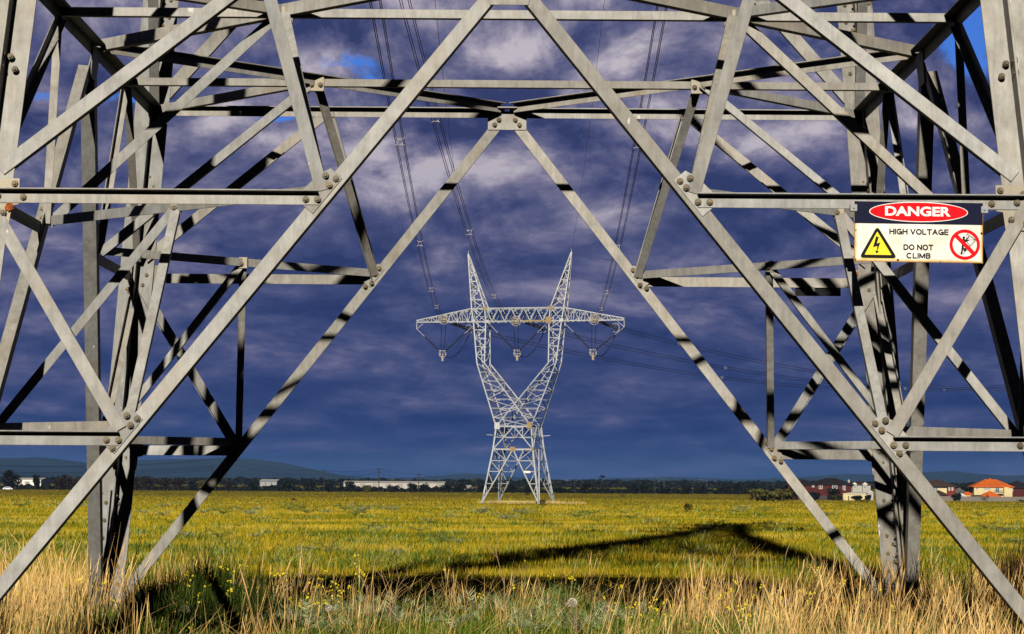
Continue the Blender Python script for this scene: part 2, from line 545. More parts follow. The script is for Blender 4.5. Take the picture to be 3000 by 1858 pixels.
# bolts: the 100 largest in view are parts of their own, the rest one mesh
bolt_list.sort(key=lambda b: (b[0] - CAM).length + (6 if b[1].dot(CAM - b[0]) < 0 else 0))
def bolt_rot(n):
    return V((0, 0, 1)).rotation_difference(n)
vis = []
for b in bolt_list:
    d = b[0] - CAM; x = d.dot(RT) / d.dot(FW) * F_PX; y = d.dot(UP) / d.dot(FW) * F_PX
    vis.append(abs(x) < 1540 and -960 < y < 970)
one = [b for b, v in zip(bolt_list, vis) if v][:98]
rest = [b for b in bolt_list if not any(b is q for q in one)]
for p, n, par in one:
    o = bpy.data.objects.new('bolt', BOLT_ME); link(o); o.parent = par
    o.matrix_world = Matrix.LocRotScale(p, bolt_rot(n), None)
mb = MB()
bv = [v.co.copy() for v in BOLT_ME.vertices]; bf = [tuple(p.vertices) for p in BOLT_ME.polygons]
for p, n, par in rest:
    q = bolt_rot(n); mb.add([p + q @ v for v in bv], bf)
tag(mb.build('bolts', BOLT, tower), kind='stuff')
# ------------------------------------------------------------------ ground and hills
def ground_material():
    m, nt, b = new_mat('meadow_soil')
    L = nt.links.new
    g = nd(nt, 'ShaderNodeNewGeometry')
    n1 = nd(nt, 'ShaderNodeTexNoise', i_Scale=.05, i_Detail=9., i_Roughness=.72)
    L(g.outputs['Position'], n1.inputs['Vector'])
    r = ramp(nt, [(.36, (.10, .12, .012)), (.5, (.24, .19, .016)), (.64, (.36, .26, .03))])
    L(n1.outputs['Fac'], r.inputs['Fac']); L(r.outputs['Color'], b.inputs['Base Color'])
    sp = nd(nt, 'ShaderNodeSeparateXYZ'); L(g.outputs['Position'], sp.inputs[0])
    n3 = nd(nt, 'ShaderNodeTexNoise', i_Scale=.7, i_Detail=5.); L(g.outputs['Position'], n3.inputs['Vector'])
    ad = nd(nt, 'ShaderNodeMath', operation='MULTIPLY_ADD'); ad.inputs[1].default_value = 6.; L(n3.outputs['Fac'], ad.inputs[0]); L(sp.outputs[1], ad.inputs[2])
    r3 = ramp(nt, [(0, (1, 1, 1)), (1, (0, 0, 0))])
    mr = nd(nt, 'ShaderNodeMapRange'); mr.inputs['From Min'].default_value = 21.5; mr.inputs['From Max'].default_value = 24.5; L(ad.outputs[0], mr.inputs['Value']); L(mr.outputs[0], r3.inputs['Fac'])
    mx = nd(nt, 'ShaderNodeMixRGB'); L(r3.outputs['Color'], mx.inputs['Fac']); L(r.outputs['Color'], mx.inputs['Color1']); mx.inputs['Color2'].default_value = (.014, .015, .005, 1)  # darkens ground under and behind the tower, standing in for its shadow
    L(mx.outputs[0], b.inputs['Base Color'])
    b.inputs['Roughness'].default_value = 1; b.inputs['Specular IOR Level'].default_value = 0
    n2 = nd(nt, 'ShaderNodeTexNoise', i_Scale=6., i_Detail=6.)
    L(g.outputs['Position'], n2.inputs['Vector'])
    bp = nd(nt, 'ShaderNodeBump', i_Strength=1., i_Distance=.25)
    L(n2.outputs['Fac'], bp.inputs['Height']); L(bp.outputs['Normal'], b.inputs['Normal'])
    return m


ys = [-400, -60] + [CAM.y + d for d in (45, 100, 200, 300, 427, 560, 700, 830, 1000, 1300, 2000, 4000, 8000, 16000)]
xs = [-16000, -4000, -1200, -400, -100, 0, 100, 400, 1200, 4000, 16000]
mb = MB()
vs = [V((x, y, ground_z(y))) for y in ys for x in xs]
nx = len(xs)
mb.add(vs, [(j * nx + i, j * nx + i + 1, (j + 1) * nx + i + 1, (j + 1) * nx + i) for j in range(len(ys) - 1) for i in range(nx - 1)])
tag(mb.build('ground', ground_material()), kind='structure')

HILL = plain('wooded_hill', (.022, .033, .046), 1, noise=.3, scale=.004, spec=0)


def hill(profile, dist):
    """ridge line through photo points, with a real front and back slope"""
    mb = MB(); rows = []
    px0 = [p[0] for p in profile]; py0 = [p[1] for p in profile]
    for x in np.linspace(px0[0], px0[-1], 60):
        y = np.interp(x, px0, py0) + random.uniform(-1, 1) * .8
        top = at(x, y, dist)
        top.z = max(top.z, 2)
        rows.append([V((top.x, top.y - top.z * 5 - 30, -6)), V((top.x, top.y - top.z * 2, top.z * .55)), top, V((top.x, top.y + top.z * 5 + 30, -6))])
    for a, b in zip(rows[:-1], rows[1:]):
        for i in range(3): mb.quad(a[i], b[i], b[i + 1], a[i + 1])
    tag(mb.build('hills', HILL, smooth=True), kind='structure')


hill([(-700, 1380), (-300, 1350), (0, 1343), (120, 1340), (230, 1352), (330, 1372), (420, 1390), (560, 1402)], 7800)
hill([(180, 1402), (300, 1368), (390, 1348), (500, 1346), (700, 1342), (780, 1348), (850, 1360), (920, 1376), (1010, 1394), (1120, 1402)], 8600)
hill([(1080, 1405), (1200, 1400), (1300, 1392), (1360, 1387), (1430, 1390), (1520, 1398), (1640, 1404)], 9500)
hill([(1700, 1406), (1850, 1400), (1960, 1397), (2100, 1402), (2200, 1406)], 9500)
hill([(2150, 1408), (2330, 1398), (2480, 1390), (2620, 1391), (2720, 1383), (2790, 1380), (2860, 1387), (2950, 1394), (3080, 1388), (3300, 1404), (3500, 1412)], 9000)

# ------------------------------------------------------------------ vegetation
def grass_mat(name, stops, sc=.05, warp=(1, 1, 1), rough=.75, tipmul=1.35, transl=0.25):
    """blade colour: world-space patches + per-blade variation + paler tips"""
    m, nt, b = new_mat(name)
    L = nt.links.new
    g = nd(nt, 'ShaderNodeNewGeometry')
    mp = nd(nt, 'ShaderNodeMapping'); mp.inputs['Scale'].default_value = warp
    L(g.outputs['Position'], mp.inputs['Vector'])
    n1 = nd(nt, 'ShaderNodeTexNoise', i_Scale=sc, i_Detail=8., i_Roughness=.74)
    L(mp.outputs[0], n1.inputs['Vector'])
    a = nd(nt, 'ShaderNodeAttribute', attribute_name='rnd')
    h = nd(nt, 'ShaderNodeAttribute', attribute_name='hgt')
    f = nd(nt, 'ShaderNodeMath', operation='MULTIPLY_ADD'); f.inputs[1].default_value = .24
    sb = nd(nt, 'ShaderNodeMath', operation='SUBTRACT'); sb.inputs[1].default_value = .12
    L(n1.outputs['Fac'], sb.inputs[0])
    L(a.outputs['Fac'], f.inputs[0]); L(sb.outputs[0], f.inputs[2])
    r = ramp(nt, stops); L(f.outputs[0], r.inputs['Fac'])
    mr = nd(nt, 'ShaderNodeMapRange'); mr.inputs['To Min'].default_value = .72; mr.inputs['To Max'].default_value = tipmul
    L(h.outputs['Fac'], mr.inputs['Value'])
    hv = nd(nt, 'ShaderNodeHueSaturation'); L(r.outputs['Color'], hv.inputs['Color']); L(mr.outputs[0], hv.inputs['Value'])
    L(hv.outputs[0], b.inputs['Base Color'])
    b.inputs['Roughness'].default_value = rough; b.inputs['Specular IOR Level'].default_value = .03
    return m


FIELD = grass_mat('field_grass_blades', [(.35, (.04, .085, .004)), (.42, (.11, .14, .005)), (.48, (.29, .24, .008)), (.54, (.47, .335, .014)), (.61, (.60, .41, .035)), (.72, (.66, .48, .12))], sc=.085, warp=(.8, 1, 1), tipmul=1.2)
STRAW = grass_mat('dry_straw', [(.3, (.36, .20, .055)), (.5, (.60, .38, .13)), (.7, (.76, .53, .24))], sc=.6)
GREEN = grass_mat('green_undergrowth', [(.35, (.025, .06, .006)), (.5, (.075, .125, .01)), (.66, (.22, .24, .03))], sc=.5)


def field_points(n, z0, z1, half):
    u = RNG.uniform(1 / z1, 1 / z0, n)
    d = 1 / u
    x = RNG.uniform(-half, half, n) * d + CAM.x
    y = d + CAM.y
    return x, y, d


def ground_arr(y):
    return np.interp(y - CAM.y, _TD, _TZ)


def blades(name, x, y, h, w, lean, mat, segs=2, seedtip=0, rz=None, droop=.35, lean_dir=None):
    """n curved tapering blades as one mesh"""
    n = len(x)
    z = ground_arr(y) - .02
    yaw = RNG.normal(0, .9, n) if rz is None else rz
    wx, wy = np.cos(yaw), np.sin(yaw)
    la = RNG.uniform(0, 2 * np.pi, n); lm = lean * np.abs(RNG.normal(.5, .4, n))
    lx = np.cos(la) * lm + .12 * lean; ly = np.sin(la) * lm
    if lean_dir is not None:
        lx = lx + lean_dir[0]; ly = ly + lean_dir[1]
    rows = []
    ts = np.linspace(0, 1, segs + 1)
    for t in ts:
        k = t + droop * t * t
        cx = x + lx * h * k * .75; cy = y + ly * h * k * .75
        cz = z + h * (t - .18 * lm * t * t)
        ww = w * (1 - .75 * t) / 2
        if not np.isscalar(seedtip):
            ww = np.where(seedtip > 0, w * (.6 - .25 * t + (1.5 * np.exp(-((t - .86) / .09) ** 2))) / 2, ww)
        if t == 1: ww = ww * .15
        rows.append(np.stack([cx - wx * ww, cy - wy * ww, cz], 1)); rows.append(np.stack([cx + wx * ww, cy + wy * ww, cz], 1))
    vtx = np.stack(rows, 1).reshape(-1, 3)          # n x 2(segs+1)
    k = 2 * (segs + 1)
    base = (np.arange(n) * k)[:, None]
    quads = np.concatenate([base + np.array([2 * i, 2 * i + 1, 2 * i + 3, 2 * i + 2]) for i in range(segs)], 1)
    rnd = np.repeat(RNG.uniform(0, 1, n), k)
    hg = np.tile(np.repeat(ts, 2), n)
    return np_mesh(name, vtx, quads.ravel(), 4, mat, dict(rnd=rnd, hgt=hg))


def vnoise(x, y, s, seed):
    """cheap smooth noise for densities"""
    r = np.random.default_rng(seed); o = 0
    for i in range(5):
        a = r.uniform(0, 6.28); f = s * (1.6 ** i); p = r.uniform(0, 6.28)
        o = o + np.sin((x * np.cos(a) + y * np.sin(a)) * f + p + 1.3 * np.sin((x * np.sin(a) - y * np.cos(a)) * f * .7)) / (1.3 ** i)
    return o / 2.5


# meadow beyond the tower
def meadow(n, z0, z1, segs):
    x, y, d = field_points(n, z0, z1, .27)
    edge = 47 + 2.2 * vnoise(x, y, .9, 17) - 9.5 * np.clip((np.abs(x + .3) - 3.6) / 2.2, 0, 1)
    keep = RNG.uniform(0, 1, len(x)) < np.clip((d - edge) / 1.8, .012, 1)
    x, y, d = x[keep], y[keep], d[keep]
    tuft = vnoise(x, y, .35, 3) + .8 * vnoise(x, y, .09, 4) + .6 * vnoise(x, y, 1.3, 6)
    h = np.clip(.13 + .055 * tuft + RNG.normal(0, .045, len(x)), .04, .5) * np.where(d > 150, 1.2, 1)
    w = np.maximum(.0055, d * .000145) * RNG.uniform(.6, 1.6, len(x))
    tag(blades('field_grass', x, y, h, w, .55, FIELD, segs=segs), ('near' if z0 < 60 else 'far') + ' part of the short yellow-green meadow grass', 'grass', kind='stuff')


def field_weeds():
    n = 1000
    x, y, d = field_points(n, 42, 420, .26)
    keep = (d > 49) | (np.abs(x) > 5); x, y, d = x[keep], y[keep], d[keep]
    k = RNG.integers(14, 46, len(x)); s = RNG.uniform(.12, .42, len(x)) * (1 + d / 300)
    X = np.repeat(x, k) + RNG.normal(0, 1, k.sum()) * np.repeat(s, k); Y_ = np.repeat(y, k) + RNG.normal(0, .6, k.sum()) * np.repeat(s, k)
    dd = np.repeat(d, k)
    m = grass_mat('field_weed_leaves', [(.36, (.02, .05, .006)), (.48, (.07, .12, .012)), (.56, (.19, .23, .04)), (.66, (.38, .42, .15))], sc=.6, tipmul=1.3)
    tag(blades('field_weeds', X, Y_, RNG.uniform(.14, .34, len(X)), np.maximum(.02, dd * .0004) * RNG.uniform(.7, 1.5, len(X)), 1.2, m, segs=2), 'scattered green and grey-green weeds in the meadow', 'weeds', kind='stuff')


field_weeds()
meadow(330000, 33, 95, 2)
meadow(520000, 95, 1150, 1)
# pale tussocks round the feet of the distant tower are added with that tower

# tall dry grass under the near tower
def tall(n):
    xs_, ys_ = [], []
    cx = RNG.uniform(-8.5, 8.5, n // 14); cd_ = RNG.uniform(15, 37.5, n // 14)
    dens = .055 + 1.0 * np.exp(-((cx + 5.2) / 2.2) ** 2) + 1.1 * np.exp(-((cx - 4.9) / 2.2) ** 2)
    dens *= np.where((cx > -4.1) & (cx < -2.3) & (cd_ < 31.5), .22, 1)
    dens *= np.where(cd_ > 33.6, np.where(np.abs(cx) < 4.2, .12, .5), 1) * np.where((np.abs(cx) < 2.0) & (cd_ < 25), .8, 1)
    dens *= np.clip(.42 + 1.25 * vnoise(cx, cd_, 1.5, 5), .03, 2.)
    keep = RNG.uniform(0, 1.25, len(cx)) < dens
    cx, cd_ = cx[keep], cd_[keep]
    k = RNG.integers(8, 26, len(cx))
    X = np.repeat(cx, k) + RNG.normal(0, .10, k.sum()); D = np.repeat(cd_, k) + RNG.normal(0, .10, k.sum())
    LX = np.repeat(RNG.normal(.03, .17, len(k)), k); LY = np.repeat(RNG.normal(0, .15, len(k)), k)
    HS = np.repeat(RNG.uniform(.72, 1.15, len(k)), k)
    return X, D, LX, LY, HS


X, D, LX, LY, HS = tall(80000)
hh = np.clip(RNG.normal(.60, .19, len(X)), .15, 1.0) + .22 * np.exp(-((X + 4.9) ** 2 + (D - 30.5) ** 2) / 5) + .16 * np.exp(-((X - 4.6) ** 2 + (D - 31) ** 2) / 6)
hh = np.where(np.abs(X) < 2.2, hh * .85, hh) * HS
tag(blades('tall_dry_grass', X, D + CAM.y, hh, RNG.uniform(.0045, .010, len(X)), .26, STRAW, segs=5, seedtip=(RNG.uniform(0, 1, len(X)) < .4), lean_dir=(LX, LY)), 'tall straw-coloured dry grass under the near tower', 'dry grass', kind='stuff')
n = 62000
X = RNG.uniform(-9.5, 9.5, n); D = RNG.uniform(17, 37, n)
keep = (D < 32.8 + .9 * vnoise(X, D, 1.1, 33)) | (np.abs(X) > 4.6)
X, D = X[keep], D[keep]; n = len(X)
hh = np.clip(.22 + .12 * vnoise(X, D, 1.3, 9) + RNG.normal(0, .07, n), .06, .6)
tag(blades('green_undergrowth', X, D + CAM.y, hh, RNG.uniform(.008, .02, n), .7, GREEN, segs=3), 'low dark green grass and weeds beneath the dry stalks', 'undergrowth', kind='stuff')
# leaning dry stems lying across
n = 2600
X = RNG.uniform(-8, 8, n); D = RNG.uniform(18, 36, n)
tag(blades('bent_straw', X, D + CAM.y, RNG.uniform(.35, .8, n), RNG.uniform(.004, .008, n), 1.5, STRAW, segs=5), 'bent and broken straw stems in the foreground', 'dry grass', kind='stuff')


def dist_for(px, py):
    """distance at which the ground is seen at photo row py"""
    lo, hi = 20., 1500.
    for _ in range(50):
        m = (lo + hi) / 2
        p = at(px, py, m)
        if p.z > ground_z(p.y): lo = m
        else: hi = m
    return lo


LEAFD = {}
def leaf_mat(name, c1, c2, sc=2.):
    m, nt, b = new_mat(name)
    L = nt.links.new
    a = nd(nt, 'ShaderNodeAttribute', attribute_name='rnd')
    r = ramp(nt, [(.2, c1), (.9, c2)]); L(a.outputs['Fac'], r.inputs['Fac']); L(r.outputs['Color'], b.inputs['Base Color'])
    b.inputs['Roughness'].default_value = .6; b.inputs['Specular IOR Level'].default_value = .2
    return m


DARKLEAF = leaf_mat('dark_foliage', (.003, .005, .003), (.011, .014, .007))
BROWNLEAF = leaf_mat('brownish_foliage', (.012, .007, .004), (.034, .019, .010))
OLIVELEAF = leaf_mat('olive_foliage', (.03, .035, .006), (.13, .105, .02))
DUSKLEAF = leaf_mat('dry_brown_foliage', (.03, .018, .008), (.10, .06, .03))
GREENLEAF = leaf_mat('weed_foliage', (.012, .026, .005), (.05, .075, .012))
SILVER = leaf_mat('grey_green_foliage', (.17, .22, .09), (.46, .50, .28))
SILVERDK = leaf_mat('green_thistle_foliage', (.07, .13, .02), (.24, .30, .09))
BARK = plain('bark', (.06, .045, .035), .9, noise=.3)


def crown(name, lobes, n, leaf, mat, parent, flat=.9):
    """n leaf faces spread through overlapping lobes ((x,y,z),(rx,ry,rz))"""
    vol = np.array([l[1][0] * l[1][1] * l[1][2] for l in lobes]) ** .6; vol /= vol.sum()
    idx = RNG.choice(len(lobes), n, p=vol)
    c = np.array([l[0] for l in lobes])[idx]; r = np.array([l[1] for l in lobes])[idx]
    dv = RNG.normal(0, 1, (n, 3)); dv /= np.linalg.norm(dv, axis=1)[:, None]
    rad = RNG.uniform(.25, 1.08, n) ** .6
    p = c + dv * r * rad[:, None]
    a = RNG.normal(0, 1, (n, 3)); a /= np.linalg.norm(a, axis=1)[:, None]
    b_ = np.cross(a, RNG.normal(0, 1, (n, 3))); b_ /= np.linalg.norm(b_, axis=1)[:, None]
    s = leaf * RNG.uniform(.6, 1.4, n)[:, None]
    vt = np.stack([p - a * s - b_ * s * .5, p + a * s - b_ * s * .2, p + a * s * .8 + b_ * s * .6, p - a * s * .7 + b_ * s * .5], 1).reshape(-1, 3)
    o = np_mesh(name, vt, np.arange(4 * n), 4, mat, dict(rnd=np.repeat(RNG.uniform(0, 1, n), 4)))
    o.parent = parent
    return o


def tree(name, label, cat, base, h, wdt, mat, n=260, group=None, trunk=.25, lobes=None, leaf=None):
    o = empty(name, base); tag(o, label, cat, group)
    L_ = lobes or [((random.uniform(-.3, .3) * wdt, random.uniform(-.25, .25) * wdt, h * random.uniform(.45, .8)),
                    (wdt * random.uniform(.18, .32), wdt * random.uniform(.2, .3), h * random.uniform(.15, .27))) for _ in range(7)] + [((0, 0, h * .45), (wdt * .4, wdt * .35, h * .33)), ((0, 0, h * .25), (wdt * .42, wdt * .35, h * .22))]
    if trunk:
        mb = MB(); mb.tube([(0, 0, -.2), (.03 * h, 0, h * .3), (-.01 * h, .02 * h, h * .7)], .1, 6, radii=[h * .035, h * .026, h * .008])
        for k in range(4):
            a = random.uniform(0, 6.28); z0 = h * random.uniform(.25, .45)
            mb.tube([(0.02 * h, 0, z0), (math.cos(a) * wdt * .15, math.sin(a) * wdt * .15, z0 + h * .15), (math.cos(a) * wdt * .3, math.sin(a) * wdt * .3, z0 + h * .26)], .1, 5, radii=[h * .016, h * .011, h * .004])
        mb.build('trunk', BARK, o)
    crown('crown', L_, n, leaf or (wdt + h) * .035, mat, o)
    return o


# shrubs standing in the field
def shrub(px, py, wpx, hpx, label, mat=None, n=260, cat='shrub', dist=None):
    d_ = dist or dist_for(px, py)
    b_ = on_ground(px, d_); k = px_m(d_)
    return tree('field_shrub', label, cat, b_, hpx / k, wpx / k, mat or DARKLEAF, n, trunk=.1, leaf=max(.028, (wpx + hpx) / k * .022))


shrub(2018, 1499, 36, 27, 'round dark bush standing alone in the field to the right of the distant pylon', n=420)
shrub(860, 1468, 26, 10, 'small dark low bush alone in the far field left of the distant pylon')
shrub(797, 1470, 10, 9, 'tiny brown tuft bush left of the low dark bush in the far field', BROWNLEAF, 120)
shrub(1590, 1486, 26, 26, 'brownish twiggy shrub beside the front right foot of the distant pylon', DUSKLEAF, 420)
shrub(1545, 1452, 22, 8, 'low dark bush in the far field behind the legs of the distant pylon')
shrub(1388, 1447, 18, 9, 'small green-brown bush at the far field edge left of the distant pylon', OLIVELEAF)
shrub(2260, 1469, 150, 36, 'wide olive and rust-coloured bush at the far field edge left of the brick houses', OLIVELEAF, 1500)
shrub(2465, 1470, 18, 14, 'dark round bush in front of the brick house fence', DARKLEAF)
shrub(2530, 1472, 50, 9, 'low straggling dark bushes in front of the pale garage', OLIVELEAF)
shrub(1823, 1457, 14, 9, 'small brown bush in the far field right of the distant pylon', BROWNLEAF)
shrub(2447, 1466, 20, 20, 'pale green sapling bush by the fence of the brick house', OLIVELEAF)
shrub(2885, 1470, 26, 22, 'dark green shrub leaning over the timber fence under the red-roofed house', DARKLEAF)
shrub(2995, 1474, 30, 12, 'low dark shrub at the far right edge of the field by the fence', DARKLEAF)
def clump(name, px, dist, sx, sd_, n, h, mat, label, w=.012):
    c = on_ground(px, dist)
    X = c.x + RNG.normal(0, sx, n); Yc = c.y + RNG.normal(0, sd_, n)
    hh = h * np.exp(-((X - c.x) / (sx * 2.1)) ** 2) * RNG.uniform(.4, 1.15, n) * np.clip(.8 + .5 * vnoise(X, Yc, 5., 41), .25, 1.4)
    tag(blades(name, X, Yc, hh, RNG.uniform(.5, 1.5, n) * w, .55, mat, segs=4), label, 'weeds')


DKGREEN = grass_mat('shaded_weed_blades', [(.35, (.006, .014, .003)), (.55, (.022, .038, .005)), (.7, (.09, .10, .015))], sc=3.)  # shade over the left clump is put into this near-black green
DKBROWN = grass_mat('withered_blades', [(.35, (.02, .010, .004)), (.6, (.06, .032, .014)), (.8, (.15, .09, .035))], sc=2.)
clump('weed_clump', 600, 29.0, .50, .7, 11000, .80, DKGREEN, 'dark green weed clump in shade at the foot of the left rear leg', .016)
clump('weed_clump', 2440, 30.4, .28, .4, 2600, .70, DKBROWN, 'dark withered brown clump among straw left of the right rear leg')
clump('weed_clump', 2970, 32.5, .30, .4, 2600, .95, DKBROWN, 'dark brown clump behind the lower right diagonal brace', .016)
# grey-green thistles: rosettes of pinnate leaves
def thistle_mesh(mat, seed, leaves=11):
    r = random.Random(seed); mb_v, mb_f, rn = [], [], []
    for i in range(leaves):
        a = 6.283 * i / leaves + r.uniform(-.3, .3); ln = r.uniform(.6, 1.); up = r.uniform(.8, 2.0)
        dr = V((math.cos(a), math.sin(a), 0)); sd_ = V((-math.sin(a), math.cos(a), 0))
        def pt(t): return dr * (ln * t) + V((0, 0, up * ln * (t - .75 * t * t)))
        for j in range(14):
            t = .10 + .88 * j / 13; p = pt(t); q = pt(min(1, t + .035))
            l = .26 * ln * math.sin(math.pi * min(1, t * .9 + .1)) + .02
            for s_ in (-1, 1):
                tip = p + sd_ * (s_ * l) + dr * (l * .55) + V((0, 0, r.uniform(.02, .24)))
                b_ = len(mb_v); mb_v += [tuple(p), tuple(q), tuple(tip)]; mb_f.append((b_, b_ + 1, b_ + 2)); rn += [r.random()] * 3
    o = np_mesh('thistle_plant', np.array(mb_v), np.array(mb_f).ravel(), 3, mat, dict(rnd=rn))
    me = o.data; bpy.data.objects.remove(o)
    return me


TH = [thistle_mesh(SILVER, 1), thistle_mesh(SILVER, 2, 14), thistle_mesh(SILVERDK, 3), thistle_mesh(SILVERDK, 4, 9)]
def thistle(px, py, size, label, group, dist=None, sil=True, zs=1., lift=.10):
    d_ = dist or dist_for(px, py)
    o = bpy.data.objects.new('thistle_plant', TH[random.choice((0, 1)) if sil else random.choice((2, 3))]); link(o)
    o.location = on_ground(px, d_) + V((0, 0, lift)); o.rotation_euler = (0, 0, random.uniform(0, 6)); o.scale = (size, size, size * zs)
    return tag(o, label, 'thistle', group)


for px, py, wpx in ((60, 1490, 40), (190, 1525, 30), (232, 1490, 30), (300, 1512, 40), (420, 1512, 40), (480, 1492, 36), (478, 1518, 40), (600, 1510, 44), (655, 1514, 60), (730, 1516, 60), (760, 1498, 30),
                    (850, 1502, 60), (900, 1512, 70), (960, 1508, 30), (645, 1587, 60), (750, 1585, 36), (545, 1582, 40), (930, 1610, 30), (900, 1630, 50), (960, 1634, 60), (700, 1552, 30)):
    thistle(px, py, wpx / px_m(dist_for(px, py)) * .85, 'grey-green thistle clump in the field left of the distant pylon', 'thistles in the field left of the pylon', sil=random.random() < .6, zs=.8)
for px, py, wpx in ((1010, 1500, 40), (1060, 1505, 60), (1040, 1518, 60), (1150, 1502, 40), (1120, 1495, 30), (1090, 1556, 50), (1112, 1562, 40), (1230, 1568, 50), (1300, 1598, 60), (1335, 1602, 40), (1165, 1637, 50), (1315, 1523, 30), (1410, 1510, 50), (1480, 1530, 50), (1530, 1513, 50), (1550, 1535, 20), (1420, 1504, 34), (1250, 1536, 30)):
    thistle(px, py, wpx / px_m(dist_for(px, py)) * .85, 'grey-green thistle clump in the middle of the field before the distant pylon', 'thistles in the field before the pylon', sil=random.random() < .6, zs=.8)
for px, py, wpx in ((1690, 1522, 50), (1730, 1512, 30), (1850, 1528, 40), (1905, 1538, 40), (2030, 1640, 70), (2060, 1560, 40), (2100, 1545, 40), (2175, 1500, 40), (2240, 1505, 40), (2250, 1560, 50), (2530, 1552, 30), (2890, 1560, 60), (2940, 1570, 60), (2960, 1600, 40), (1740, 1640, 40), (2700, 1524, 40), (2760, 1522, 40), (2420, 1520, 50), (2870, 1520, 40)):
    thistle(px, py, wpx / px_m(dist_for(px, py)) * .85, 'grey-green thistle clump in the field right of the distant pylon', 'thistles in the field right of the pylon', sil=random.random() < .55, zs=.8)
for px, dd, s_ in ((900, 28.5, .40), (960, 27.5, .34), (1040, 30.5, .36), (1130, 29.8, .40), (1180, 28.8, .34), (1250, 30.6, .42), (1400, 30.9, .42), (1490, 30.2, .38), (1560, 29.4, .38), (1630, 30.4, .42), (1700, 29.2, .40), (1765, 28.9, .36), (1830, 29.8, .38), (1690, 27.6, .36), (1330, 28.0, .34), (1010, 26.4, .34), (1560, 27.3, .34), (760, 28.0, .32)):
    thistle(px, 0, s_ * 1.0, 'feathery silver-green thistle among the weeds at the bottom of the view', 'thistles in the foreground weeds', dist=dd, sil=random.random() < .75, zs=1.15)
for px, dd, s_ in ((1560, 33.6, .5), (1610, 33.8, .45), (1520, 33.2, .4), (1690, 33.4, .42)):
    thistle(px, 0, s_, 'green thistle lying in the dark tower shadow', 'thistles in the tower shadow', dist=dd, sil=False)
# dried seed heads on stems
def seed_head(px, py, dist, r, label, mat, bent=0.):
    p = at(px, py, dist); g0 = V((p.x + bent, p.y, ground_z(p.y)))
    o = empty('seed_head', g0); tag(o, label, 'seed head')
    mb = MB(); mb.tube([(0, 0, 0), ((p.x - g0.x) * .3, 0, (p.z - g0.z) * .5), (p.x - g0.x, 0, p.z - g0.z)], .006, 6, radii=[.008, .006, .004]); mb.build('stem', DRYSTEM, o)
    n = 420; dv = RNG.normal(0, 1, (n, 3)); dv /= np.linalg.norm(dv, axis=1)[:, None]
    dv[:, 2] *= .85
    c = np.array([p.x - g0.x, 0, p.z - g0.z]); t_ = np.cross(dv, RNG.normal(0, 1, (n, 3))) * r * .22
    vt = np.stack([c + dv * r * .2 - t_ * .3, c + dv * r * RNG.uniform(.85, 1.08, n)[:, None] - t_, c + dv * r * RNG.uniform(.85, 1.08, n)[:, None] + t_], 1).reshape(-1, 3)
    mb = MB(); rr_ = [V((c[0] + r * .78 * math.sin(t_) * math.cos(a_), r * .78 * math.sin(t_) * math.sin(a_), c[2] + r * .68 * math.cos(t_))) for t_ in (.05, .6, 1.1, 1.6, 2.1, 2.6, 3.1) for a_ in [k_ * .6283 for k_ in range(10)]]
    mb.add(rr_, [(i_ * 10 + j_, i_ * 10 + (j_ + 1) % 10, (i_ + 1) * 10 + (j_ + 1) % 10, (i_ + 1) * 10 + j_) for i_ in range(6) for j_ in range(10)]); mb.build('head', mat, o, smooth=True)
    h_ = np_mesh('fluff', vt, np.arange(3 * n), 3, mat); h_.parent = o
    return o


DRYSTEM = plain('dry_stem', (.28, .19, .10), .8, noise=.3, scale=20)
FLUFF = plain('cream_fluff', (.75, .65, .52), .9, noise=.15, scale=60)
TANFLUFF = plain('tan_fluff', (.45, .34, .22), .9, noise=.25, scale=60)
seed_head(1676, 1766, 27.5, .055, 'cream thistle seed head on a stem at the bottom centre, the largest one', FLUFF)
seed_head(963, 1782, 28.0, .040, 'small cream thistle seed head on a stem left of the bottom centre', FLUFF)
seed_head(1776, 1784, 28.0, .046, 'tan ragged seed head just right of the largest cream one', TANFLUFF)
seed_head(541, 1786, 27.5, .052, 'tan fluffy seed head in the straw below the dark left bush', TANFLUFF)
# tall branching dead stems
def dead_stem(px, base_d, h, label, seed):
    r = random.Random(seed); o_mb = MB(); b_ = on_ground(px, base_d)
    def br(p, a, l, rad, dep):
        q = p + V((math.sin(a) * l, r.uniform(-.1, .1) * l, math.cos(a) * l)); o_mb.tube([p, q], rad, 5, radii=[rad, rad * .6])
        if dep:
            for s_ in (-1, 1):
                if r.random() < .85: br(p + (q - p) * r.uniform(.5, .95), a + s_ * r.uniform(.25, .6), l * r.uniform(.45, .7), rad * .6, dep - 1)
    br(V((0, 0, 0)), r.uniform(-.08, .08), h, .009, 3)
    o = o_mb.build('dead_stem', DRYSTEM); o.location = b_
    tag(o, label, 'dead stem')


dead_stem(850, 28.2, .75, 'branching brown dead stem left of the small cream seed head', 3)
dead_stem(1075, 27.6, .62, 'thick brown dead stem at the bottom, right of the small cream seed head', 5)
dead_stem(1150, 27.0, .60, 'thick forked dead stem at the bottom between the two cream seed heads', 8)
dead_stem(1480, 27.8, .70, 'thin forked dead stem left of the largest cream seed head', 9)
dead_stem(1690, 27.4, .42, 'short forked dead stem under the largest cream seed head', 10)
dead_stem(2970, 26.6, .55, 'grey forked dead stem at the bottom right corner', 12)
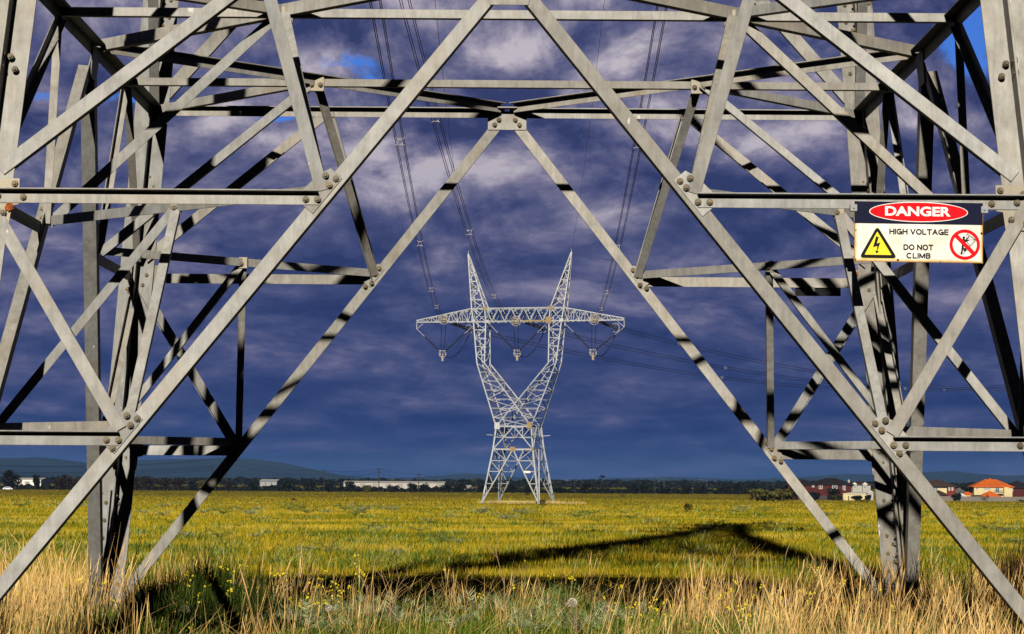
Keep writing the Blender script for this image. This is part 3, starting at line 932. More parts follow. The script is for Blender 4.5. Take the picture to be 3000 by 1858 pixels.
# yellow mustard flowers
def flowers():
    spots = []
    for cx, cz, sx_, n in ((600, 1740, 90, 60), (930, 1740, 40, 30), (470, 1700, 200, 20), (640, 1800, 60, 40), (2180, 1780, 120, 55), (2300, 1810, 130, 45), (2480, 1770, 150, 25), (1010, 1740, 60, 14), (1830, 1800, 50, 26), (1450, 1700, 300, 14), (1600, 1690, 150, 10), (880, 1680, 120, 16), (130, 1740, 140, 14), (2250, 1700, 120, 14)):
        for _ in range(int(n * .6)):
            spots.append((cx + random.gauss(0, sx_), cz + random.gauss(0, 34), random.uniform(26.5, 30.5)))
    vt, fc, mi = [], [], []
    for px, py, dd in spots:
        p = at(px, min(py, 1850), dd)
        g_ = ground_z(p.y)
        if p.z < g_ + .08: continue
        for _ in range(random.choice((1, 2, 3, 4))):
            c = p + V((random.gauss(0, .02), random.gauss(0, .02), random.gauss(0, .018)))
            nrm = V((random.gauss(0, .5), -1, random.gauss(.4, .5))).normalized(); t = nrm.cross(V((0, 0, 1))).normalized(); u = nrm.cross(t)
            for k in range(4):
                a = k * math.pi / 2 + .4; e = t * math.cos(a) + u * math.sin(a); f = t * -math.sin(a) + u * math.cos(a)
                b0 = len(vt); r_ = random.uniform(.007, .012)
                vt += [c, c + e * r_ + f * r_ * .55 + nrm * .003, c + e * r_ * 1.25 + nrm * .004, c + e * r_ - f * r_ * .55 + nrm * .003]; fc.append((b0, b0 + 1, b0 + 2, b0 + 3)); mi.append(0)
        b0 = len(vt); wd = .0025
        q = V((p.x + random.gauss(0, .06), p.y, g_)); vt += [p - V((wd, 0, 0)), p + V((wd, 0, 0)), q + V((wd, 0, 0)), q - V((wd, 0, 0))]; fc.append((b0, b0 + 1, b0 + 2, b0 + 3)); mi.append(1)
    return np_mesh('yellow_wildflowers', np.array([tuple(v) for v in vt]), np.array(fc).ravel(), 4, [plain('yellow_petal', (.85, .68, .01), .6), plain('flower_stem', (.10, .13, .02), .7)], matidx=mi)


tag(flowers(), 'small yellow mustard flowers scattered through the foreground weeds', 'wildflowers', kind='stuff')
# ------------------------------------------------------------------ the distant pylon
FT = on_ground(1518, 427)
FA = -math.radians(16.4)
FR = Matrix.Rotation(FA, 3, 'Z')
pylon = empty('lattice_tower', FT, FA)
tag(pylon, 'pale distant pylon with two pointed peaks and a wide crossarm standing in the field', 'pylon', 'lattice power pylons')


def fw_(x, y, z):          # pylon coordinates -> world
    return FT + FR @ V((x, y, z))


def seg(mb, A, B, n, w, cw, rings=True, cross=False):
    """lattice between two 4-point loops"""
    A = [V(a) for a in A]; B = [V(b) for b in B]
    R = [[a + (b - a) * (i / n) for a, b in zip(A, B)] for i in range(n + 1)]
    for i in range(4): mb.bar(A[i], B[i], cw)
    for k in range(n):
        for i in range(4):
            j = (i + 1) % 4
            if (R[k][i] - R[k][j]).length < .05: continue
            if cross or (k + i) % 2: mb.bar(R[k][i], R[k + 1][j], w)
            if cross or not (k + i) % 2: mb.bar(R[k][j], R[k + 1][i], w)
            if rings and k < n - 1: mb.bar(R[k + 1][i], R[k + 1][j], w)


CW, BW = .20, .095
def fbw(z): return float(np.interp(z, [0, 9, 12.8], [W0, 3.43, 3.03]))
FFR = [Matrix.Rotation(k * math.pi / 2, 3, 'Z') for k in range(4)]
def fpp(k, u, z): return FFR[k] @ V((u, -fbw(z), z))
for sx in (-1, 1):
    for sy in (-1, 1):
        mb = MB()
        for z0, z1 in ((-.3, 9), (9, 12.8)):
            mb.ell(V((sx * fbw(z0), sy * fbw(z0), z0)), V((sx * fbw(z1), sy * fbw(z1), z1)), CW + .05, th=.05)
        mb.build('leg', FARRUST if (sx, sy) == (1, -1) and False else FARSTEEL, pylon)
for k in range(4):
    mb = MB()
    zb = 9.0
    for s in (-1, 1):
        P = fpp(k, s * W0, 0); A = fpp(k, 0, zb)
        mb.ell(P, A, .19, n=FFR[k] @ V((0, -1, 0)))
        prev = None
        for z in (1.7, 3.3, 5.3, 7.1):
            Lp = fpp(k, s * fbw(z), z); Dp = fpp(k, s * W0 * (1 - z / zb), z)
            mb.bar(Lp, Dp, .12)
            if z == 7.1: mb.bar(Dp, fpp(k, -s * W0 * (1 - z / zb), z), .12)
            zp = {1.7: 0, 3.3: 1.7, 5.3: 3.3, 7.1: 5.3}[z]
            mb.bar(Lp, fpp(k, s * W0 * (1 - zp / zb), zp), .10)
        mb.bar(fpp(k, s * W0 * (1 - 7.1 / zb), 7.1), fpp(k, s * fbw(zb), zb), .10)
        mb.bar(fpp(k, s * W0 * (1 - 7.1 / zb), 7.1), fpp(k, s * fbw(zb) * .55, zb), .10)
        mb.ell(fpp(k, s * fbw(zb), zb), fpp(k, 0, 12.8), .17, n=FFR[k] @ V((0, -1, 0)))
        mb.bar(fpp(k, s * fbw(11), 11), fpp(k, s * fbw(zb) * .47, 11), .11)
        mb.bar(fpp(k, s * fbw(12.8), 12.8), fpp(k, s * fbw(zb) * .47, 11), .10)
        mb.bar(fpp(k, s * fbw(12.8) * .5, 12.8), fpp(k, s * fbw(zb) * .47, 11), .10)
    mb.ell(fpp(k, -fbw(zb), zb), fpp(k, fbw(zb), zb), .24, n=FFR[k] @ V((0, -1, 0)))
    mb.ell(fpp(k, -fbw(12.8), 12.8), fpp(k, fbw(12.8), 12.8), .22, n=FFR[k] @ V((0, -1, 0)))
    mb.bar(fpp(k, -fbw(11), 11), fpp(k, fbw(11), 11), .10)
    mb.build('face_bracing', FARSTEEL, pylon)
    mb = MB()      # anti-climbing outriggers
    for s in (-1, 1):
        c = fpp(k, s * fbw(11.3), 11.3)
        mb.bar(c, FFR[k] @ V((s * (fbw(11.3) + 1.3), -fbw(11.3) - .4, 11.4)), .1)
    mb.build('outrigger', FARSTEEL, pylon)
WST, KN, BB, BT, PK = 3.03, 23.4, 30.4, 32.6, 41.9
KO, KI, BO, BI, TO, TI = 6.85, 5.55, 7.65, 5.5, 8.0, 5.7
KD, BD = 1.65, 1.2
for s in (-1, 1):
    mb = MB()
    A = [(s * WST, -WST, 12.8), (s * WST, WST, 12.8), (-s * WST, WST, 12.8), (-s * WST, -WST, 12.8)]
    B = [(s * KO, -KD, KN), (s * KO, KD, KN), (s * KI, KD, KN), (s * KI, -KD, KN)]
    seg(mb, A, B, 7, BW, CW)
    mb.build('lower_arm', FARSTEEL, pylon)
    mb = MB()
    C_ = [(s * BO, -BD, BB), (s * BO, BD, BB), (s * BI, BD, BB), (s * BI, -BD, BB)]
    D_ = [(s * TO, -BD, BT), (s * TO, BD, BT), (s * TI, BD, BT), (s * TI, -BD, BT)]
    seg(mb, B, C_, 5, BW, .2); seg(mb, C_, D_, 1, BW, .2, cross=True)
    mb.build('upper_arm', FARSTEEL, pylon)
    mb = MB()
    E_ = [(s * 9.05, -.06, PK), (s * 9.05, .06, PK), (s * 8.95, .06, PK), (s * 8.95, -.06, PK)]
    seg(mb, D_, E_, 6, .10, .17)
    mb.bar((s * 9, 0, PK - .2), (s * 9, 0, PK + .5), .1)
    mb.build('earth_peak', FARSTEEL, pylon)
    mb = MB()
    T_ = [(s * 18.1, -.12, BB + .05), (s * 18.1, .12, BB + .05), (s * 18.1, .12, BB + .35), (s * 18.1, -.12, BB + .35)]
    A2 = [(s * BO, -BD, BB), (s * BO, BD, BB), (s * TO, BD, BT), (s * TO, -BD, BT)]
    seg(mb, A2, T_, 11, .095, .17)
    mb.bar((s * 18.05, 0, BB + .1), (s * 18.05, 0, BB - 1.1), .12)
    mb.bar((s * 16.6, 0, BB + .1), (s * 18.05, 0, BB - 1.1), .08)
    mb.build('crossarm', FARSTEEL, pylon)
mb = MB()
A = [(-TO, -BD, BB), (-TO, BD, BB), (-TO, BD, BT), (-TO, -BD, BT)]
B = [(TO, -BD, BB), (TO, BD, BB), (TO, BD, BT), (TO, -BD, BT)]
for i in range(4): mb.bar(A[i], B[i], .2)
nb = 10
for k in range(nb):
    x0 = -BI + 2 * BI * k / nb; x1 = -BI + 2 * BI * (k + 1) / nb; za, zb_ = (BB, BT) if k % 2 else (BT, BB)
    for y in (-BD, BD):
        mb.bar((x0, y, za), (x1, y, zb_), .16)
    for z in (BB, BT): mb.bar((x0, -BD, z), (x1, BD, z), .1)
    mb.bar((x0, -BD, za), (x0, BD, zb_), .09)
mb.build('bridge_truss', FARSTEEL, pylon)
def fplate(x, y, z, w, h, m):
    mb = MB(); mb.box((x - w / 2, y - .04, z - h / 2), (x + w / 2, y + .04, z + h / 2)); mb.build('gusset_plate', m, pylon)
for x, z, w, h, m in ((-WST + .2, 12.9, .9, 1.1, FARSTEEL), (WST - .3, 13., .9, 1.1, FARRUST), (.0, 9., .9, .8, FARRUST), (fbw(9) - .05, 9.1, .5, .6, FARRUST), (-TI, BT, .7, .6, FARRUST), (TI, BT, .7, .6, FARRUST),
                      (BI - .1, BB + .1, 1., 1.1, FARRUST), (-BI + .2, BB, .7, .5, FARSTEEL), (0, 12.75, .8, .4, FARSTEEL), (BO, BB + .1, .7, .5, FARSTEEL), (-BO, BB + .1, .7, .5, FARSTEEL)):
    y = -fbw(z) - .1 if z < 20 else -BD - .14
    fplate(x, y, z, w, h, m)
mb = MB(); mb.box((BI - 4.6, -BD - .16, BB - .1), (BI - .6, -BD - .105, BB + .14)); mb.build('stained_chord', FARRUST, pylon)
# its danger sign
sgn = empty('danger_sign', fw_(2.7, -fbw(5.4) - .12, 5.35), FA)
tag(sgn, 'tiny white and yellow danger sign fixed low on the distant pylon', 'sign', 'danger signs on the pylons')
SG = [plain('sign_white', (.92, .90, .84), .5), plain('sign_navy', (.010, .012, .035), .6, spec=.05), plain('sign_red', (.80, .008, .014), .6, spec=.05), plain('sign_yellow', (.92, .75, .01), .5), plain('sign_black', (.014, .013, .016), .6, spec=.05)]
mb = MB(); mb.box((-.56, -.01, -.27), (.56, .01, .27)); mb.build('panel', SG[0], sgn)
mb = MB(); mb.box((-.56, -.016, .09), (.56, -.012, .27)); mb.build('header', SG[1], sgn)
mb = MB(); mb.add([V((-.5, -.014, -.24)), V((-.16, -.014, -.24)), V((-.33, -.014, .06))], [(0, 1, 2)]); mb.build('warning_triangle', SG[3], sgn)
mb = MB(); mb.ring((.4, -.014, -.08), (0, -1, 0), .1, .02, 16, 4); mb.build('prohibition_ring', SG[2], sgn)
# pale grass round its feet
n = 3200
a = RNG.uniform(0, 2 * np.pi, n); r = np.sqrt(RNG.uniform(.0, 1, n))
rr = 1 + .3 * np.sin(a * 3 + 1) + .2 * np.sin(a * 7)
X = FT.x + 1 + r * rr * np.cos(a) * 7.2; Yp = FT.y + r * rr * np.sin(a) * 6
tag(blades('pale_tussock_grass', X, Yp, RNG.uniform(.15, .6, n), RNG.uniform(.10, .2, n), .3, grass_mat('pale_straw', [(.3, (.34, .25, .08)), (.7, (.56, .42, .18))], sc=.4), segs=2), 'pale dry grass round the feet of the distant pylon', 'dry grass', kind='stuff')

# ------------------------------------------------------------------ insulators and conductors
GLASS = plain('dark_insulator', (.035, .03, .035), .35, spec=.5)
ALU = plain('bright_fitting', (.46, .43, .43), .45)
BRASS = plain('tan_fitting', (.38, .31, .2), .5)
CABLE = plain('dark_cable', (.018, .018, .024), .6)
BDIR = V((math.sin(math.radians(32.8)), math.cos(math.radians(32.8)), 0))
phases = [('left', -13.1, (1300, 936)), ('middle', 0.0, (1511, 941)), ('right', 13.1, (1741, 937))]


def insul(mb, P, Q, r, nd_=14):
    """string of discs"""
    P = V(P); Q = V(Q); d = (Q - P); n = nd_
    mb.tube([P, Q], r * .35, 6)
    for i in range(n):
        c = P + d * ((i + .5) / n); u = d.normalized() * (d.length / n * .28)
        mb.tube([c - u, c, c + u], r, 7, radii=[r * .35, r, r * .4])


ends = {}
for nm, lx, (ex, ey) in phases:
    c = fw_(lx, -BD, BB)
    fe = at(ex, ey, c.y - CAM.y - 5.2)
    t = empty('insulator_string', c)
    tag(t, f'pale ringed insulator string facing the viewer on the {nm} part of the distant crossarm', 'insulator', 'insulators on the distant pylon')
    for dx in (-.25, .25):
        mb = MB(); o_ = V((dx, 0, 0)); insul(mb, o_, fe - c + o_, .16); mb.build('insulator', GLASS, t)
    d = (fe - c).normalized()
    for rr, off in ((.82, -.25), (.6, -.7), (.45, .15)):
        mb = MB(); mb.ring(fe - c + d * off, d, rr, .042, 22, 5); mb.build('corona_ring', ALU, t)
    mb = MB()
    for k in range(4):
        a = k * math.pi / 2 + .78
        for s_ in (.3, .5): mb.ring(fe - c + V((math.cos(a) * .38, 0, math.sin(a) * .38)), d, s_ * .6, .04, 12, 4)
    mb.box(tuple(fe - c - V((.3, .1, .12))), tuple(fe - c + V((.3, .1, .12)))); mb.build('yoke', BRASS, t)
    cb_ = fw_(lx + (.6 if nm != 'right' else .2), BD, BB - .05)
    be = cb_ + BDIR * 6.0 - V((0, 0, .75))
    t = empty('insulator_string', cb_)
    tag(t, f'dark insulator string slanting right under the {nm} part of the distant crossarm', 'insulator', 'insulators on the distant pylon')
    for dz in (-.2, .2):
        mb = MB(); insul(mb, V((0, 0, dz * .5)), be - cb_ + V((0, 0, dz)), .17); mb.build('insulator', GLASS, t)
    for rr, off in ((.75, -.3), (.5, .2)):
        mb = MB(); mb.ring(be - cb_ + BDIR * off, BDIR, rr, .05, 20, 5); mb.build('corona_ring', ALU, t)
    # V string with yoke and weight
    yk = fw_(lx - .35, 0, 25.15)
    hl = fw_(-18.05, 0, BB - 1.1) if nm == 'left' else fw_(lx - 5.2, 0, BB - .4)
    hr = fw_(18.05, 0, BB - 1.1) if nm == 'right' else fw_(lx + 4.6 if nm == 'middle' else -7.9, 0, BB - .5)
    t = empty('insulator_string', yk)
    tag(t, f'V-shaped dark insulator pair carrying a ringed yoke below the {nm} part of the distant crossarm', 'insulator', 'insulators on the distant pylon')
    for h_ in (hl, hr):
        q = h_ - yk; e_ = q * .09
        mb = MB(); insul(mb, q * .70, e_, .19, 18); mb.build('insulator', GLASS, t)
        mb = MB(); mb.tube([q, q * .7], .045, 5); mb.build('link_rod', ALU, t)
    mb = MB(); mb.ring((0, -.1, -.1), (0, 1, 0), .58, .045, 20, 6); mb.ring((0, .1, -.1), (0, 1, 0), .38, .04, 18, 5); mb.build('corona_ring', ALU, t)
    mb = MB(); mb.box((-.6, -.08, .4), (.6, .08, .52)); mb.box((-.5, -.06, -.2), (.5, .06, -.08)); mb.build('yoke', ALU, t)
    mb = MB(); mb.tube([(0, 0, -.35), (0, 0, -1.3)], .22, 10); mb.build('weight', BRASS, t)
    # jumper cables
    for j, off in enumerate((-.22, .22)):
        q0 = fe + V((off * 1.6, .3, -.3)); q1 = yk + V((off, -.2, -.3)); q3 = be + V((.2, 0, -.2 + off))
        pts = [q0, q0 + (q1 - q0) * .5 + V((off * .1, 0, 0)), q1]
        m = (q3 - q1)
        for f in np.linspace(.12, 1, 9): pts.append(q1 + V((m.x * f, m.y * f, m.z * f ** 2.3 - .75 * math.sin(math.pi * f) * (1 - f * .4))))
        mb = MB(); mb.tube(pts, .045, 5)
        tag(mb.build('jumper_cable', CABLE, smooth=True), f'{"left" if off < 0 else "right"} of two drooping jumper cables under the {nm} distant crossarm part', 'cable', 'jumper cables')
    ends[nm] = (fe, be)


def span(A, B, sag, n=60, off=V((0, 0, 0))):
    return [A + (B - A) * s + V((0, 0, -4 * sag * s * (1 - s))) + off * min(1, .3 + s * 0 + 1) for s in np.linspace(0, 1, n)]


SPC = plain('spacer_metal', (.52, .46, .46), .5)
def spacer(P, d, label):
    t = V((0, 0, 1)).cross(d).normalized(); u = d.cross(t).normalized()
    mb = MB(); k = 18
    mb.ring(P, d, .19, .022, k, 5)
    for a in (-1, 1):
        for b_ in (-1, 1):
            c = P + t * (a * .235) + u * (b_ * .235)
            mb.bar(P + t * (a * .13) + u * (b_ * .13), c, .04); mb.tube([c - d * .09, c + d * .09], .05, 6)
    o = mb.build('spacer', SPC)
    tag(o, label, 'cable spacer', 'ring spacers on the cables')


def nearest_y(pts, py):
    best = None
    for p, q in zip(pts[:-1], pts[1:]):
        d = p - CAM; y = 929 - d.dot(UP) / d.dot(FW) * F_PX
        if best is None or abs(y - py) < best[0]: best = (abs(y - py), p, (q - p).normalized())
    return best[1], best[2]


corner_names = {(-1, 1): 'upper left', (1, 1): 'upper right', (-1, -1): 'lower left', (1, -1): 'lower right'}
NEAR = dict(left=(V((-5.0, 0, 28.)), 5.5, (415, 714, 849, 899)), middle=(V((-8.5, 0, 38.)), 9.0, (349, 681, 869)), right=(V((5.5, 0, 32.)), 6.5, (425, 724, 856, 906)))
wordn = ['uppermost', 'second', 'third', 'lowest']
for nm in ('left', 'middle', 'right'):
    fe, be = ends[nm]; A, sag, sp_ = NEAR[nm]
    for (a, b_), cn in corner_names.items():
        o_ = V((a * .235, 0, b_ * .235))
        mb = MB(); mb.tube(span(A + o_, fe + o_, sag), .024, 5)
        tag(mb.build('conductor_cable', CABLE, smooth=True), f'{cn} of four dark cables in the {nm} bundle overhead, reaching the distant pylon', 'power cable', 'conductor cables overhead')
    c_ = span(A, fe, sag, 800)
    for i, py in enumerate(sp_):
        P, d = nearest_y(c_, py); spacer(P, d, f'pale ring spacer clamped in the {nm} overhead cable bundle, {wordn[i]} one from the top')
    # outgoing span
    def back(t, z0=be.z): return V((be.x + BDIR.x * t, be.y + BDIR.y * t, z0 - .082 * t + 3.14e-4 * t * t))
    pts = [back(t) for t in np.linspace(0, 330, 70)]
    for (a, b_), cn in corner_names.items():
        if a == 1 and False: continue
        o_ = V((a * .235 * BDIR.y, -a * .235 * BDIR.x, b_ * .235))
        mb = MB(); mb.tube([p + o_ for p in pts], .024, 5)
        tag(mb.build('conductor_cable', CABLE, smooth=True), f'{cn} of four thin cables running off right from the distant pylon, {nm} phase', 'power cable', 'conductor cables running off right')
    for i, tt in enumerate({'left': (92, 205), 'middle': (66, 150), 'right': (22, 95, 215)}[nm]):
        spacer(back(tt), BDIR, f'tiny ring spacer on the {nm} cables running off right, {["nearest", "second", "farthest"][i]} to the distant pylon')
for nm, s, A, sag in (('left', -1, V((-3.5, 0, 33.)), 5.5), ('right', 1, V((4.5, 0, 41.)), 4.0)):
    tip = fw_(s * 9, 0, PK + .3)
    mb = MB(); mb.tube(span(A, tip, sag), .016, 5)
    tag(mb.build('earth_wire', CABLE, smooth=True), f'single thin earth wire coming overhead to the {nm} peak of the distant pylon', 'earth wire', 'earth wires')
    mb = MB(); mb.tube([V((tip.x + BDIR.x * t, tip.y + BDIR.y * t, tip.z - .0573 * t + 2.26e-4 * t * t)) for t in np.linspace(0, 330, 60)], .014, 5)
    tag(mb.build('earth_wire', CABLE, smooth=True), f'faint earth wire running off to the right from the {nm} peak of the distant pylon', 'earth wire', 'earth wires')
# ------------------------------------------------------------------ the danger sign on the near tower
def text_mesh(txt, w, h, bold=0.):
    cu = bpy.data.curves.new('lettering', 'FONT'); cu.body = txt; cu.size = 1; cu.offset = bold; cu.resolution_u = 6
    o = bpy.data.objects.new('lettering', cu); link(o)
    bpy.context.view_layer.update()
    me = bpy.data.meshes.new_from_object(o.evaluated_get(bpy.context.evaluated_depsgraph_get()))
    bpy.data.objects.remove(o); bpy.data.curves.remove(cu)
    xs_ = [v.co.x for v in me.vertices]; ys_ = [v.co.y for v in me.vertices]
    x0, x1, y0, y1 = min(xs_), max(xs_), min(ys_), max(ys_)
    for v in me.vertices:
        v.co = ((v.co.x - x0) / (x1 - x0) * w, 0, (v.co.y - y0) / (y1 - y0) * h)
    return me


SY = -hw(Z2) - .075
sign_dist = SY - CAM.y
_tl = at(2503.4, 589, sign_dist); _tr = at(2880, 595, sign_dist); _bl = at(2503.4, 765.5, sign_dist)
SW = (_tr - _tl).length; SH = (_tl - _bl).length
tilt = math.atan2(_tr.z - _tl.z, _tr.x - _tl.x)
sign = empty('danger_sign', _tl); sign.rotation_euler = (0, -tilt, 0)
tag(sign, 'large white danger sign with red oval and yellow triangle bolted to the near tower beam', 'sign', 'danger signs on the pylons')
# photo-crop coordinates of the sign face -> local
def sxz(cx, cy): return ((cx - 132) / 2088 * SW, -(cy - 160) / 985 * SH)


def layer(name, polys, lev, mat, parent=None):
    mb = MB(); y = -.004 - .0016 * lev
    for p in polys:
        pts = [sxz(*q) for q in p]; k = len(pts)
        mb.add([V((x, y, z)) for x, z in pts], [tuple(range(k))])
    return mb.build(name, mat, parent or sign)


def ellipse(cx, cy, rx, ry, k=64): return [(cx + rx * math.cos(2 * math.pi * i / k), cy + ry * math.sin(2 * math.pi * i / k)) for i in range(k)]


def ringp(cx, cy, r0, r1, k=56):
    return [[(cx + r * math.cos(a), cy + r * math.sin(a)) for r, a in ((r0, a0), (r1, a0), (r1, a1), (r0, a1))] for a0, a1 in ((2 * math.pi * i / k, 2 * math.pi * (i + 1) / k) for i in range(k))]


def rounded(pts, r, k=6):
    out = []; n = len(pts)
    for i in range(n):
        p = V((*pts[i], 0)); a = V((*pts[i - 1], 0)); b_ = V((*pts[(i + 1) % n], 0))
        u = (a - p).normalized(); v = (b_ - p).normalized()
        for j in range(k + 1):
            t = j / k
            q = (p + u * r) * (1 - t) ** 2 + p * 2 * t * (1 - t) + (p + v * r) * t * t
            out.append((q.x, q.y))
    return out


def strip(a, b_, w):
    d = V((b_[0] - a[0], b_[1] - a[1], 0)).normalized(); n = V((-d.y, d.x, 0)) * w / 2
    return [(a[0] + n.x, a[1] + n.y), (b_[0] + n.x, b_[1] + n.y), (b_[0] - n.x, b_[1] - n.y), (a[0] - n.x, a[1] - n.y)]


def sign_white():
    """enamel with ochre rust bleeding in from the edges"""
    m, nt, b = new_mat('enamel_white'); L = nt.links.new
    tc = nd(nt, 'ShaderNodeTexCoord'); sp = nd(nt, 'ShaderNodeSeparateXYZ'); L(tc.outputs['Object'], sp.inputs[0])
    def mt(op, a, b_=None):
        n = nd(nt, 'ShaderNodeMath', operation=op)
        for i, v in enumerate((a, b_)):
            if v is None: continue
            if isinstance(v, (int, float)): n.inputs[i].default_value = v
            else: L(v, n.inputs[i])
        return n.outputs[0]
    ex = mt('MINIMUM', mt('ADD', sp.outputs[0], 0.), mt('SUBTRACT', SW, sp.outputs[0]))
    ez = mt('ADD', sp.outputs[2], SH)
    e = mt('MINIMUM', mt('MULTIPLY', ex, 1.), mt('MULTIPLY', ez, 1.))
    n = nd(nt, 'ShaderNodeTexNoise', i_Scale=9., i_Detail=6., i_Roughness=.7); L(tc.outputs['Object'], n.inputs['Vector'])
    f = mt('DIVIDE', e, mt('ADD', mt('MULTIPLY', n.outputs['Fac'], .075), .001))
    r = ramp(nt, [(.08, (.42, .20, .05)), (.32, (.80, .58, .25)), (.75, (.90, .87, .78)), (1, (.92, .90, .84))]); L(f, r.inputs['Fac'])
    n9 = nd(nt, 'ShaderNodeTexNoise', i_Scale=3.5, i_Detail=9., i_Roughness=.7); L(tc.outputs['Object'], n9.inputs['Vector']); r9 = ramp(nt, [(.35, (.80, .76, .66)), (.6, (1, 1, 1))]); L(n9.outputs['Fac'], r9.inputs['Fac']); m9 = nd(nt, 'ShaderNodeMixRGB', blend_type='MULTIPLY'); m9.inputs['Fac'].default_value = 1; L(r.outputs['Color'], m9.inputs['Color1']); L(r9.outputs['Color'], m9.inputs['Color2'])
    L(m9.outputs[0], b.inputs['Base Color']); b.inputs['Roughness'].default_value = .45; b.inputs['Specular IOR Level'].default_value = .15
    return m


SWM = sign_white()
mb = MB(); mb.box((0, -.003, -SH), (SW, .004, 0)); mb.build('panel', SWM, sign)
layer('header', [[(134, 162), (2214, 162), (2214, 524), (134, 524)]], 0, SG[1])
o = layer('oval_border', [ellipse(1172, 325, 802, 166)], 1, SG[0])
layer('red_oval', [ellipse(1172, 325, 789, 153)], 2, SG[2])
def letters(txt, x0, y0, x1, y1, mat, lev, bold):
    a = sxz(x0, y1); b_ = sxz(x1, y0)
    me = text_mesh(txt, b_[0] - a[0], b_[1] - a[1], bold); me.materials.append(mat)
    o = bpy.data.objects.new('lettering', me); link(o); o.parent = sign; o.location = (a[0], -.004 - .0016 * lev, a[1])
letters('DANGER', 628, 236, 1693, 394, SG[0], 3, .035)
def arc(cx, cy, rx, ry, a0, a1, k=12): return [(cx + rx * math.cos(math.radians(a0 + (a1 - a0) * i / k)), cy + ry * math.sin(math.radians(a0 + (a1 - a0) * i / k))) for i in range(k + 1)]
# capitals as strokes in a unit-high box (x right, y up)
GLY = {'H': (.72, [[(0, 0), (0, 1)], [(.72, 0), (.72, 1)], [(0, .52), (.72, .52)]]), 'I': (.0, [[(0, 0), (0, 1)]]), 'G': (.82, [arc(.42, .5, .42, .5, 50, 352, 20), [(.84, .45), (.46, .45)], [(.82, .48), (.82, 0)]]),
       'V': (.76, [[(0, 1), (.38, 0), (.76, 1)]]), 'O': (.86, [arc(.43, .5, .43, .5, 0, 360, 26)]), 'L': (.56, [[(0, 1), (0, 0), (.56, 0)]]), 'T': (.72, [[(0, 1), (.72, 1)], [(.36, 1), (.36, 0)]]),
       'A': (.78, [[(0, 0), (.39, 1), (.78, 0)], [(.14, .34), (.64, .34)]]), 'E': (.60, [[(.60, 1), (0, 1), (0, 0), (.60, 0)], [(0, .52), (.54, .52)]]), 'D': (.74, [[(0, 0), (0, 1), (.30, 1)] + arc(.30, .5, .44, .5, 90, -90, 12) + [(0, 0)]]),
       'N': (.72, [[(0, 0), (0, 1), (.72, 0), (.72, 1)]]), 'C': (.80, [arc(.42, .5, .42, .5, 48, 312, 20)]), 'M': (.84, [[(0, 0), (0, 1), (.42, .05), (.84, 1), (.84, 0)]]),
       'B': (.64, [[(0, .52), (.34, .52)] + arc(.36, .26, .28, .26, 90, -90, 10) + [(0, 0), (0, 1), (.34, 1)] + arc(.36, .76, .24, .24, 90, -90, 10)])}


def stroke_text(txt, x0, y0, x1, y1, mat, lev, sw=.215):
    adv = []; x = 0
    for ch in txt:
        if ch == ' ': x += .42; continue
        adv.append((ch, x)); x += GLY[ch][0] + .30
    wid = x - .30; s = (x1 - x0) / (wid + sw); h_ = (y1 - y0)
    for ch, ax in adv:
        mb = MB(); n = 0
        for pl in GLY[ch][1]:
            for p, q in zip(pl[:-1], pl[1:]):
                P = V((x0 + (ax + p[0] + sw / 2) * s, y1 - (sw / 2 + p[1] * (1 - sw)) * h_, 0)); Q = V((x0 + (ax + q[0] + sw / 2) * s, y1 - (sw / 2 + q[1] * (1 - sw)) * h_, 0))
                d = (Q - P).normalized(); P -= d * (h_ * sw * .45 if len(pl) < 5 else h_ * sw * .16); Q += d * (h_ * sw * .45 if len(pl) < 5 else h_ * sw * .16); t = V((-d.y, d.x, 0)) * (h_ * sw / 2)
                y = -.004 - .0016 * lev - .00012 * n; n += 1
                mb.add([V((sxz(c.x, c.y)[0], y, sxz(c.x, c.y)[1])) for c in (P + t, Q + t, Q - t, P - t)], [(0, 1, 2, 3)])
        mb.build('lettering', mat, sign)


stroke_text('HIGH VOLTAGE', 700, 602, 1662, 697, SG[4], 1)
stroke_text('DO NOT', 930, 855, 1415, 950, SG[4], 1)
stroke_text('CLIMB', 978, 993, 1370, 1087, SG[4], 1)
tri = [(502, 552), (208, 1100), (838, 1100)]
layer('warning_triangle', [rounded(tri, 90)], 1, SG[3])
layer('triangle_border', [rounded([(502, 562), (212, 1090), (832, 1090)], 82)], 2, SG[4])
layer('triangle_field', [rounded([(503, 655), (300, 1036), (737, 1036)], 10)], 3, SG[3])
layer('lightning_bolt', [[(486, 728), (504, 742), (528, 742), (497, 850), (440, 914), (437, 908)], [(497, 850), (553, 833), (508, 968), (498, 962), (504, 890), (440, 914)], [(473, 962), (533, 980), (488, 1018)]], 4, SG[4])
layer('prohibition_ring', ringp(1923, 845, 196, 247) + [strip((1783, 702), (2063, 984), 64)], 3, SG[2])
fig = [ellipse(1908, 732, 20, 22, 18), [(1890, 752), (1925, 752), (1938, 815), (1905, 850), (1876, 845), (1882, 770)], strip((1925, 795), (1992, 715), 20), strip((1930, 800), (1992, 768), 20), [(1876, 840), (1908, 848), (1906, 910), (1880, 1000), (1850, 1008), (1868, 940)],
       [(1905, 900), (1945, 905), (1950, 940), (1920, 960), (1905, 950)]]
layer('climber_pictogram', fig, 2, SG[4])
layer('ladder_pictogram', [strip((1885, 1022), (2108, 775), 7), strip((1868, 1012), (2100, 760), 7), strip((1960, 672), (2095, 765), 12), strip((1960, 672), (1940, 760), 8), strip((1985, 768), (2095, 768), 7), strip((1960, 800), (2010, 868), 9)], 1, SG[4])
